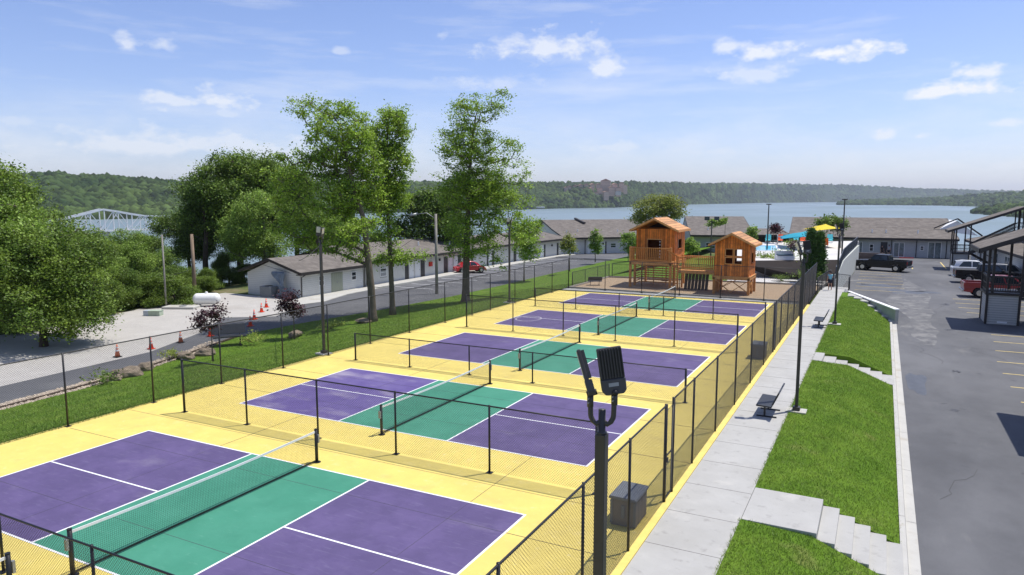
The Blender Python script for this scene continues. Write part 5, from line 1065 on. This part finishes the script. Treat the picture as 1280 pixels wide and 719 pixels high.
blades('grass','mown grass of the left lawn between the fence and the road',120000,fxl,lambda x,y: np.array([H(a,b) for a,b in zip(x,y)]),.07,.012,M_blade,4)
# ------------------------------------------------------------------ far shore
def shore_pt(px, dist):
    a = YAW-math.atan((px-640)/F/1.0); dd = dist/math.cos(math.atan((px-640)/F)); return np.array([CAM.x-math.sin(a)*dd, CAM.y+math.cos(a)*dd])
def tabv(tab, px, k): return np.interp(px, [t[0] for t in tab], [t[k] for t in tab])
M_hill = layered('hill_ground', (.035,.055,.022), [((.14,.13,.08), .004, .66, .74, .8, (1,1,1))], rough=.95, bump=0, spec=.05)
L_far = mat('far_foliage', (.018,.038,.012), .85, 0, .009, col2=(.075,.11,.028), island=.55, spec=.05)
def hills(name, tab, label, ntree, seed, depth, rt, pxs, bumpy=.05):
    "tab rows: px, shore row, skyline row, ridge distance. trees are small domes merged into one wood"
    g = np.random.default_rng(seed); hh = CAM.z-LAKE; V = []; nr = 14; n = len(pxs)
    def zf(px, t): 
        sd = F*hh/(tabv(tab,px,1)-249.); rd = max(tabv(tab,px,3), sd*1.05); d = sd+(rd-sd)*t; zr = CAM.z-(tabv(tab,px,2)-249)/F*rd-rt*1.1
        tt = min(t,1); z = LAKE+.5+(zr-LAKE)*(tt*tt*(3-2*tt)*.55+tt*.45) if t <= 1 else zr-(t-1)*(zr-LAKE)*1.6
        if 0 < t < 1: z += mnoise.noise(Vector((px*.02,t*2.0,seed)))*(zr-LAKE)*.34*math.sin(math.pi*t)
        if t > .3: z += mnoise.noise(Vector((px*.03,3.3,seed)))*(zr-LAKE)*bumpy
        return d, z
    ts = [-.02]+[i/10 for i in range(1,11)]+[1.25,1.7]; nt_ = len(ts)
    for t in ts:
        for px in pxs:
            d,z = zf(px,max(t,0)); 
            if t < 0: z = LAKE-3
            q = shore_pt(px,d); V.append((q[0],q[1],z))
    Fc = [(j*n+i,j*n+i+1,(j+1)*n+i+1,(j+1)*n+i) for j in range(nt_-1) for i in range(n-1)]
    o = raw(name, np.array(V), np.array(Fc), M_hill); o['kind'] = 'structure'
    C_ = []; RR = []
    for _ in range(ntree):
        px = pxs[0]+(pxs[-1]-pxs[0])*g.random(); t = g.random()**.85*1.04
        if name == 'hills' and 704 < px < 784 and t > .74 and g.random() < .9: continue
        d,z = zf(px,t); q = shore_pt(px,d); C_.append((q[0],q[1],z)); RR.append(rt*(.55+.75*g.random()))
    ntree = len(C_); C_ = np.array(C_); RR = np.array(RR); m6 = [(math.cos(i*math.pi/3),math.sin(i*math.pi/3)) for i in range(6)]
    dome = np.array([(x*1.,y*1.,-.3) for x,y in m6]+[(x*.8-y*.2,y*.8+x*.2,.55) for x,y in m6]+[(0,0,1.05)])
    V = dome[None]*RR[:,None,None]*(1+.18*g.normal(size=(ntree,13,1)))+C_[:,None]
    fc = np.array([(i,(i+1)%6,(i+1)%6+6) for i in range(6)]+[(i,(i+1)%6+6,i+6) for i in range(6)]+[(i+6,(i+1)%6+6,12) for i in range(6)])
    o = raw('treeline', V.reshape(-1,3), (fc[None]+np.arange(ntree)[:,None,None]*13).reshape(-1,3), L_far); tag(o,label,'woods',kind='stuff')
    return zf
P1 = [(-1500,280,225,1500),(-300,276,221,1300),(0,275,219,1300),(60,275,217.5,1300),(130,274,219.5,1350),(200,273,225,1400),(240,272,228,1450),(330,270,229,1500),(450,267,227,1700),(560,264,228,1900),(650,262,227.5,2300),(700,260.5,227,2500),(735,260,224.5,2500),(765,259.5,225,2600),(800,258,227,3000),(860,255.5,228.5,3800),(950,253.6,229.5,4800),(1030,252.8,230,5600),(1060,252.8,230.5,6000),(1090,252.7,232.5,6300),(1140,252.7,235,6500),(1180,252.6,236,7000),(1280,252.6,239,7500),(1500,252.6,236,7500),(2400,254,234,5000)]
zf1 = hills('hills', P1, 'distant wooded hills across the lake', 26000, 71, 1, 8.5, list(np.linspace(-1500,860,150)), .06)
hills('hills', P1, 'farther wooded ridge across the widest part of the lake', 14000, 72, 1, 15, list(np.linspace(855,2400,110)), .05)
P3 = [(1040,256.3,252,3400),(1075,256.3,248.5,3900),(1120,256.6,247.5,3900),(1170,257,245.5,3600),(1210,258,242,3300),(1250,260,239.5,3000),(1280,261,238,2900),(1500,264,235,2600),(2400,270,230,2000)]
hills('hills', P3, 'wooded headland on the right in front of the far ridge', 7000, 73, 1, 10, list(np.linspace(1045,2400,80)))
P4 = [(1213,267,261.5,1400),(1225,268,257,1450),(1260,271,254,1400),(1300,276,250,1250),(1500,282,245,1100),(2400,300,240,900)]
hills('hills', P4, 'nearest wooded point at the right edge of the lake', 5000, 74, 1, 6.0, list(np.linspace(1213,2400,70)))
far_ = [(x,252.4,y+1.2,9000) for x,y in [(1040,233),(1080,233),(1110,233.8),(1170,234.5),(1215,237),(1290,239)]]
# lake
lk = MB(); lk.add([(-30000,-30000,LAKE),(30000,-30000,LAKE),(30000,40000,LAKE),(-30000,40000,LAKE)],[(0,1,2,3)])
ml = bpy.data.materials.new('lake_water'); ml.use_nodes = True; n_ = ml.node_tree.nodes; l_ = ml.node_tree.links; b_ = n_['Principled BSDF']
b_.inputs['Base Color'].default_value = (.17,.225,.225,1); b_.inputs['Roughness'].default_value = .22; b_.inputs['IOR'].default_value = 1.33
gp = n_.new('ShaderNodeNewGeometry'); mp = n_.new('ShaderNodeMapping'); mp.inputs['Scale'].default_value = (.25,.08,1); mp.inputs['Rotation'].default_value = (0,0,.4); l_.new(gp.outputs['Position'],mp.inputs[0])
nz = n_.new('ShaderNodeTexNoise'); nz.inputs['Scale'].default_value = 1.; nz.inputs['Detail'].default_value = 5; l_.new(mp.outputs[0],nz.inputs['Vector']); bp = n_.new('ShaderNodeBump'); bp.inputs['Strength'].default_value = .6; bp.inputs['Distance'].default_value = .8; l_.new(nz.outputs['Fac'],bp.inputs['Height']); l_.new(bp.outputs[0],b_.inputs['Normal'])
mp2 = n_.new('ShaderNodeMapping'); mp2.inputs['Scale'].default_value = (.004,.0012,1); mp2.inputs['Rotation'].default_value = (0,0,.5); l_.new(gp.outputs['Position'],mp2.inputs[0]); nz2 = n_.new('ShaderNodeTexNoise'); nz2.inputs['Scale'].default_value = 1; nz2.inputs['Detail'].default_value = 4; l_.new(mp2.outputs[0],nz2.inputs['Vector'])
mr = n_.new('ShaderNodeMapRange'); mr.inputs[1].default_value = .4; mr.inputs[2].default_value = .62; mr.inputs[3].default_value = .28; mr.inputs[4].default_value = .45; l_.new(nz2.outputs['Fac'],mr.inputs[0]); l_.new(mr.outputs[0],b_.inputs['Roughness'])
lk.build('lake', ml, fix=False)['kind'] = 'structure'
# hill-top resort, clearings, dock
def hillpt(px, py, dist): return D(px,py,dist)
M_res = lined('resort_stone', (.66,.46,.33), (.2,.15,.12), 2, 3.4, .3, tint=.1); M_resr = mat('resort_roof', (.42,.24,.16), .8, .2, .05)
RS = [(757,223.5,12,8),(748,229,5,5),(741,229,5,5),(733,229,5,5),(726,230,5,4.5),(719,231,5,4),(712,232,4,4),(769,229,6,4.5),(777,228,6,4),(765,233,7,4),(773,233.5,6,4),(750,235,6,3),(740,234,5,3),(730,235,5,3),(708,233.5,4,3),(745,240,7,3),(736,241,5,2.5),(758,239,6,3),(782,231,4,3)]
od = ['leftmost','second','third','fourth','fifth','sixth','seventh','eighth','ninth','tenth']
up_ = sorted([i for i in range(2,len(RS)) if RS[i][1] < 232.5], key=lambda i: RS[i][0]); md_ = sorted([i for i in range(2,len(RS)) if 232.5 <= RS[i][1] < 237], key=lambda i: RS[i][0]); lo_ = sorted([i for i in range(2,len(RS)) if RS[i][1] >= 237], key=lambda i: RS[i][0]); RL = {}
for nm_,ro_ in (('highest',up_),('middle',md_),('lowest',lo_)):
    for k_,i in enumerate(ro_): RL[i] = 'small brown lodge, '+od[k_]+(' ' if k_ == 0 else ' from the left ')+'in the '+nm_+' row of the hilltop resort'
for i,(px,py,w,h) in enumerate(RS):
    sc = 2480/F; a = D(px,py+h,2380-i*4); r = empty('resort_building', (a.x,a.y,a.z-8), YAW+.3*((i*7)%5-2)*.3, ['largest stone resort block crowning the far hill, standing highest','stone resort lodge on the far hill just left of the largest block'][min(i,1)] if i < 2 else RL[i], 'building', 'resort lodges on the far hilltop')
    ww,hh_ = w*sc,h*sc; MB().box(-ww/2,ww/2,0,14,-14,hh_*.6+8).build('wall', M_res, r); MB().prism([(-ww/2-2,hh_*.6+8),(ww/2+2,hh_*.6+8),(0,hh_*.95+8)],'y',-2,16).build('roof', M_resr, r)
for px,py,w,d_,lb in ((686,242,3,2250,'white roofed house alone on the far hillside left of the resort'),(688,247,4,2200,'pale house lower on the far hillside left of the resort'),(773,239,7,2300,'pale terraces of a house just below the right end of the resort'),(125,233,5,1200,'pale house among trees on the left hill above the bridge'),(175,231,4,1250,'grey roofed house on the left hill right of the bridge peaks')):
    a = D(px,py+2,d_); r = empty('hillside_house', (a.x,a.y,a.z-7), YAW, lb, 'house'); s_ = w*d_/F; MB().box(-s_/2,s_/2,0,9,0,10).build('wall', mat('far_cream', (.45,.42,.36)), r); MB().prism([(-s_/2-1,10),(s_/2+1,10),(0,12)],'y',-1,10).build('roof', M_galv, r)
a = W(668,261.5,LAKE); dk = empty('boat_dock', (a.x,a.y,LAKE), YAW, 'long white roofed boat dock on the far shore left of the resort', 'dock'); MB().box(-28,28,0,16,4,6.5).build('roof', M_white, dk); MB().box(-27,27,1,15,.2,1.4).build('deck', M_kerb, dk)
for x in (-26,-13,0,13,26): MB().box(x-.4,x+.4,1,1.8,1,4).build('post', M_galv, dk)
M_mead = mat('meadow', (.10,.15,.05), .95, .2, .02)
tp_ = MB(); t_ = D(975,236.5,4450); bm_pts = [D(968,234,4600),(D(984,235,4600)),D(987,240,4350),D(972,240,4350)]
# truss bridge
tbz = empty('truss_bridge', (0,0,0), 0, 'white steel truss bridge across the lake behind the left trees', 'bridge'); M_steel = mat('white_steel', (.66,.67,.67), .6, .05, .2)
ud = Vector(vw(.66,0,.75)); wd_ = Vector(vw(.73,0,-.68)); o_ = D(32,284,470); o_.z = 0
def zpx(s, py, side):
    p = o_+ud*s+wd_*side; d = (Vector((p.x,p.y,CAM.z))-CAM).dot(FW); return CAM.z-(py-249)/F*d
def pxs_(s, side): p = o_+ud*s+wd_*side; v = Vector((p.x,p.y,CAM.z))-CAM; return 640+F*v.dot(RT)/v.dot(Vector((FW.x,FW.y,0)).normalized())
sec = [(0,280,291),(9,277.5,290.5),(18,274.5,290),(27,270.5,289.5),(36,266,289),(45,261.5,288.5),(54,264,288),(63,267,287.5),(72,269.5,287),(81,270,286.5),(90,270,286),(99,270.3,285.5),(108,270.5,285),(117,270.5,284.6),(126,270.5,284.2),(135,270.6,283.8),(144,270.6,283.4),(153,270.7,283),(162,270.7,282.6),(171,270.7,282.2),(180,270,281.8)]
for side,nm_ in ((0,'far_truss'),(10,'near_truss')):
    tm = MB(); T_ = []; B_ = []
    for s,a,b in sec:
        p = o_+ud*s+wd_*side; T_.append(Vector((p.x,p.y,zpx(s,a,0)))); B_.append(Vector((p.x,p.y,zpx(s,b,0)))) 
    for i in range(len(sec)-1):
        tm.bar(T_[i],T_[i+1],.95,.95); tm.bar(B_[i],B_[i+1],.95,.95); tm.bar(T_[i],B_[i],.55,.55); tm.bar(B_[i] if i%2 else T_[i],T_[i+1] if i%2 else B_[i+1],.42,.42)
        if side == 0: TT,BB = T_,B_
    tm.build('side_truss', M_steel, tbz)
cr = MB()
for i in range(len(sec)): cr.bar(TT[i],TT[i]+wd_*10,.35,.35); (i < len(sec)-1) and cr.bar(TT[i],TT[i+1]+wd_*10,.25,.25)
cr.build('cross_bracing', M_steel, tbz); dk_ = MB()
for i in range(len(sec)-1): dk_.bar(BB[i]+wd_*5,BB[i+1]+wd_*5,9.6,.8)
dk_.build('bridge_deck', mat('bridge_deck_concrete', (.35,.35,.34)), tbz); pr_ = MB()
for s in (5,15): p = BB[s]+wd_*5; MB().box(p.x-2,p.x+2,p.y-4,p.y+4,LAKE-2,p.z-.6).build('pier', M_kerb, tbz)
# ------------------------------------------------------------------ people
def person(loc, rz, label, top, bot, skin=(.45,.26,.18), hair=(.03,.02,.015), h=1.5, arm=0):
    r = empty('person', loc, rz, label, 'person'); s = h/1.7
    def skinned(name, J, E_, Rr, m_, par, lv=2):
        me = bpy.data.meshes.new(name); me.from_pydata([tuple(Vector(j)*s) for j in J], E_, []); me.materials.append(m_); o = bpy.data.objects.new(name, me); COL.objects.link(o); o.parent = par
        sk = o.modifiers.new('s','SKIN'); 
        sv = me.skin_vertices[0].data if me.skin_vertices else None
        if sv is None:
            bm = bmesh.new(); bm.from_mesh(me); bm.verts.layers.skin.verify(); bm.to_mesh(me); bm.free(); sv = me.skin_vertices[0].data
        for i,q in enumerate(Rr): sv[i].radius = (q*s,q*s)
        sv[0].use_root = True; su = o.modifiers.new('u','SUBSURF'); su.levels = su.render_levels = lv; o.modifiers['s'].use_smooth_shade = True; return o
    ms = mat('skin_%d'%int(skin[0]*100), skin, .6, .05); mh = mat('hair_%d'%int(hair[0]*100), hair, .6, .1)
    hx = .28 if arm else .21
    J = [(0,0,.93),(0,0,1.12),(0,0,1.32),(0,0,1.42),(0,-.01,1.50),(0,.0,1.62),(.09,0,.90),(.10,-.02,.50),(.10,.02,.09),(.10,-.10,.04),(-.09,0,.90),(-.11,.04,.50),(-.12,.08,.09),(-.12,-.03,.04),(.17,0,1.38),(.24,.02,1.12),(.23,-.10,.90),(.23,-.14,.80),(-.17,0,1.38),(-.24,.02,1.12),(-.22,-.12 if not arm else -.25,.92 if not arm else 1.15),(-.21,-.16 if not arm else -.33,.82 if not arm else 1.2)]
    E_ = [(0,1),(1,2),(2,3),(3,4),(4,5),(0,6),(6,7),(7,8),(8,9),(0,10),(10,11),(11,12),(12,13),(2,14),(14,15),(15,16),(16,17),(2,18),(18,19),(19,20),(20,21)]
    Rr = [.13,.115,.13,.055,.062,.10,.085,.058,.038,.035,.085,.058,.038,.035,.05,.038,.028,.022,.05,.038,.028,.022]
    body = skinned('body', J, E_, Rr, ms, r)
    skinned('shirt', [J[0],J[1],J[2],(0,0,1.38),J[14],tuple((Vector(J[14])+Vector(J[15]))/2),J[18],tuple((Vector(J[18])+Vector(J[19]))/2)], [(0,1),(1,2),(2,3),(2,4),(4,5),(2,6),(6,7)], [.155,.14,.152,.09,.075,.062,.075,.062], mat('shirt_'+label.split()[0]+str(len(label)), top, .85, .06), body)
    skinned('shorts', [(0,0,.95),J[6],tuple(Vector(J[6]).lerp(Vector(J[7]),.7)),J[10],tuple(Vector(J[10]).lerp(Vector(J[11]),.7))], [(0,1),(1,2),(0,3),(3,4)], [.15,.115,.085,.115,.085], mat('shorts_'+label.split()[0]+str(len(label)), bot, .85, .06), body)
    MB().ball((0,.02*s,1.655*s),(.108*s,.118*s,.115*s),14,9).build('hair', mh, body, True); fc_ = MB()
    for x in (-.035,.035): fc_.ball((x*s,-.098*s,1.635*s),.011*s,8,5)
    fc_.build('eyes', M_black, body); MB().prism([(-.018*s,1.60*s),(.018*s,1.60*s),(0,1.64*s)],'y',-.125*s,-.09*s).build('nose', ms, body)
    hd = MB()
    for jx in (17,21):
        c_ = Vector(J[jx])*s
        for i in range(4): hd.tube([c_+Vector(((i-1.5)*.016*s,0,0)), c_+Vector(((i-1.5)*.018*s,-.02*s,-.05*s)), c_+Vector(((i-1.5)*.018*s,-.035*s,-.085*s))], .008*s, 6)
        hd.tube([c_+Vector((.02*s,-.01*s,.02*s)), c_+Vector((.045*s,-.03*s,-.03*s))], .009*s, 6)
    hd.build('fingers', ms, body); return r
a = W(1037,363,0); person((a.x,a.y,.003), rad(-150), 'person in a light blue top and dark shorts standing at the walkway end', (.22,.50,.58), (.015,.02,.04), h=1.55, arm=1)
a = W(1102,321.5,-.9); person(a, rad(20), 'person in black clothes at the left side of the dark doorway of the back wing', (.01,.01,.012), (.01,.01,.012), h=1.7)
a = W(1110.5,321.5,-.9); person(a, rad(-20), 'person in a grey top standing in the dark doorway of the back wing', (.35,.36,.38), (.02,.02,.03), h=1.75)
for i,(px,py) in enumerate([(1133,323),(1066,352)]):
    a = W(px,py,-.9); r = empty('bumper_kerb', a, rad(5+40*i), ['red painted wheel stop by the back wing glass door','pale wheel stop by the guard fence'][i], 'wheel stop'); MB().prism([(-.09,0),(.09,0),(.06,.13),(-.06,.13)],'x',-.9,.9).build('block', MATS['red_paint'] if i == 0 else M_kerb, r)
# ------------------------------------------------------------------ air, light, sky
HAZE = 7.0e-5
hz = MB(); hz.box(-16000,16000,-9000,16000,LAKE-6,260); ho = hz.build('haze', MATS['white_paint']); ho['kind'] = 'stuff'
mh = bpy.data.materials.new('haze_air'); mh.use_nodes = True; mh.node_tree.nodes.clear(); pv = mh.node_tree.nodes.new('ShaderNodeVolumePrincipled'); om = mh.node_tree.nodes.new('ShaderNodeOutputMaterial')
pv.inputs['Color'].default_value = (.80,.88,1,1); pv.inputs['Density'].default_value = HAZE; pv.inputs['Anisotropy'].default_value = .2; mh.node_tree.links.new(pv.outputs[0], om.inputs['Volume']); ho.data.materials[0] = mh
sun_dir = Vector((.47,.57,1.85)).normalized()
sl_ = bpy.data.lights.new('sun','SUN'); sl_.energy = 4.5; sl_.angle = rad(.55); sl_.color = (1,.955,.88); so = bpy.data.objects.new('sun', sl_); COL.objects.link(so); so.rotation_euler = sun_dir.to_track_quat('Z','Y').to_euler()
wd = bpy.data.worlds.new('World'); C.world = wd; wd.use_nodes = True; n = wd.node_tree.nodes; l = wd.node_tree.links; bg = n['Background']; bg.inputs['Strength'].default_value = .115
sk = n.new('ShaderNodeTexSky'); sk.sky_type = 'NISHITA'; sk.sun_disc = False; sk.sun_elevation = math.asin(sun_dir.z); sk.sun_rotation = math.atan2(sun_dir.x,sun_dir.y); sk.altitude = 300; sk.air_density = 1.0; sk.dust_density = .6; sk.ozone_density = 2.0
def M(op, a, b=None, c=None):
    q = n.new('ShaderNodeMath'); q.operation = op
    for i,v in enumerate((a,b,c)):
        if v is None: continue
        if isinstance(v,(int,float)): q.inputs[i].default_value = v
        else: l.new(v, q.inputs[i])
    return q.outputs[0]
tc = n.new('ShaderNodeTexCoord'); sp = n.new('ShaderNodeSeparateXYZ'); l.new(tc.outputs['Generated'], sp.inputs[0])
az = M('ARCTAN2', sp.outputs[0], sp.outputs[1]); el = M('ARCSINE', sp.outputs[2])
def noise(sx, sz, scale, det, off=0):
    cb = n.new('ShaderNodeCombineXYZ'); l.new(M('MULTIPLY',az,sx),cb.inputs[0]); l.new(M('MULTIPLY',el,sz),cb.inputs[1]); cb.inputs[2].default_value = off
    q = n.new('ShaderNodeTexNoise'); q.inputs['Scale'].default_value = scale; q.inputs['Detail'].default_value = det; q.inputs['Roughness'].default_value = .62; l.new(cb.outputs[0],q.inputs['Vector']); return q.outputs['Fac']
nf = noise(1,1.7,26,7,1.3); nw = noise(.7,5,5,6,7.7); nb_ = noise(1,2.4,9,6,4.1)
def azel(px, py):
    d = (FW+RT*((px-640)/F)-UPV*((py-359.5)/F)).normalized(); return math.atan2(d.x,d.y), math.asin(d.z)
CL = [(1048,66,62,15,1),(955,68,26,10,.85),(965,68,20,9,.7),(935,95,52,12,.55),(1210,112,64,12,.95),(1222,92,26,14,.85),(680,62,62,18,.75),(758,86,24,13,.75),(640,50,30,10,.5),(160,58,13,14,.6),(206,58,16,10,.5),(215,126,34,10,.65),(283,126,38,14,.75),(205,138,18,6,.55),(1107,170,13,7,.7),(1150,171,16,6,.6),(910,60,20,9,.7),(1262,153,30,7,.6),(280,142,22,6,.45),(20,182,28,9,.5),(170,182,90,18,.65),(290,184,80,18,.6),(340,190,50,12,.5),(760,185,36,8,.45),(890,190,30,8,.4),(10,150,30,10,.35),(553,44,9,7,.45),(425,64,10,5,.4),(1140,118,10,8,.5),(595,105,70,9,.4),(1185,208,70,8,.35),(1270,210,50,9,.5)]
tot = None
for px,py,w,h,st in CL:
    a0,e0 = azel(px,py); a1,_ = azel(px+w,py); _,e1 = azel(px,py-h)
    u = M('DIVIDE',M('SUBTRACT',az,a0),abs(a1-a0)); v0 = M('DIVIDE',M('SUBTRACT',el,e0),abs(e1-e0)); v = M('MAXIMUM',v0,M('MULTIPLY',v0,-1.5))
    d = M('SQRT',M('ADD',M('MULTIPLY',u,u),M('MULTIPLY',v,v))); q = M('MULTIPLY_ADD',M('SUBTRACT',nf,.5),4.6,M('SUBTRACT',1.34,d)); q = M('MULTIPLY',M('MINIMUM',M('MAXIMUM',M('MULTIPLY',q,1.0),0),1),st)
    tot = q if tot is None else M('MAXIMUM',tot,q)
wis = M('MULTIPLY',M('MINIMUM',M('MAXIMUM',M('MULTIPLY',M('SUBTRACT',nw,.47),3.2),0),1),.5)
low = M('MULTIPLY',M('MINIMUM',M('MAXIMUM',M('SUBTRACT',1.0,M('MULTIPLY',M('ABSOLUTE',M('SUBTRACT',el,.05)),11)),0),1),M('MINIMUM',M('MAXIMUM',M('MULTIPLY',M('SUBTRACT',nb_,.42),4),0),1))
tot = M('MAXIMUM',M('MAXIMUM',tot,wis),M('MULTIPLY',low,.5))
mxs = n.new('ShaderNodeMix'); mxs.data_type = 'RGBA'; l.new(tot,mxs.inputs[0]); tn = n.new('ShaderNodeMix'); tn.data_type = 'RGBA'; tn.blend_type = 'MULTIPLY'; tn.inputs[0].default_value = 1; l.new(sk.outputs[0],tn.inputs[6]); tn.inputs[7].default_value = (1.07,1.05,1.30,1); l.new(tn.outputs[2],mxs.inputs[6]); mxs.inputs[7].default_value = (7.6,7.8,8.2,1); l.new(mxs.outputs[2],bg.inputs[0])
V_ = C.view_settings; V_.view_transform = 'Standard'; V_.look = 'None'; V_.gamma = 1; V_.exposure = .12; V_.use_curve_mapping = False
C.render.engine = 'CYCLES'; cyc = C.cycles; cyc.use_denoising = True; cyc.max_bounces = 6; cyc.diffuse_bounces = 3; cyc.glossy_bounces = 3; cyc.transparent_max_bounces = 8; cyc.transmission_bounces = 4; cyc.volume_bounces = 0; cyc.sample_clamp_indirect = 6; cyc.use_adaptive_sampling = True; cyc.adaptive_threshold = .01
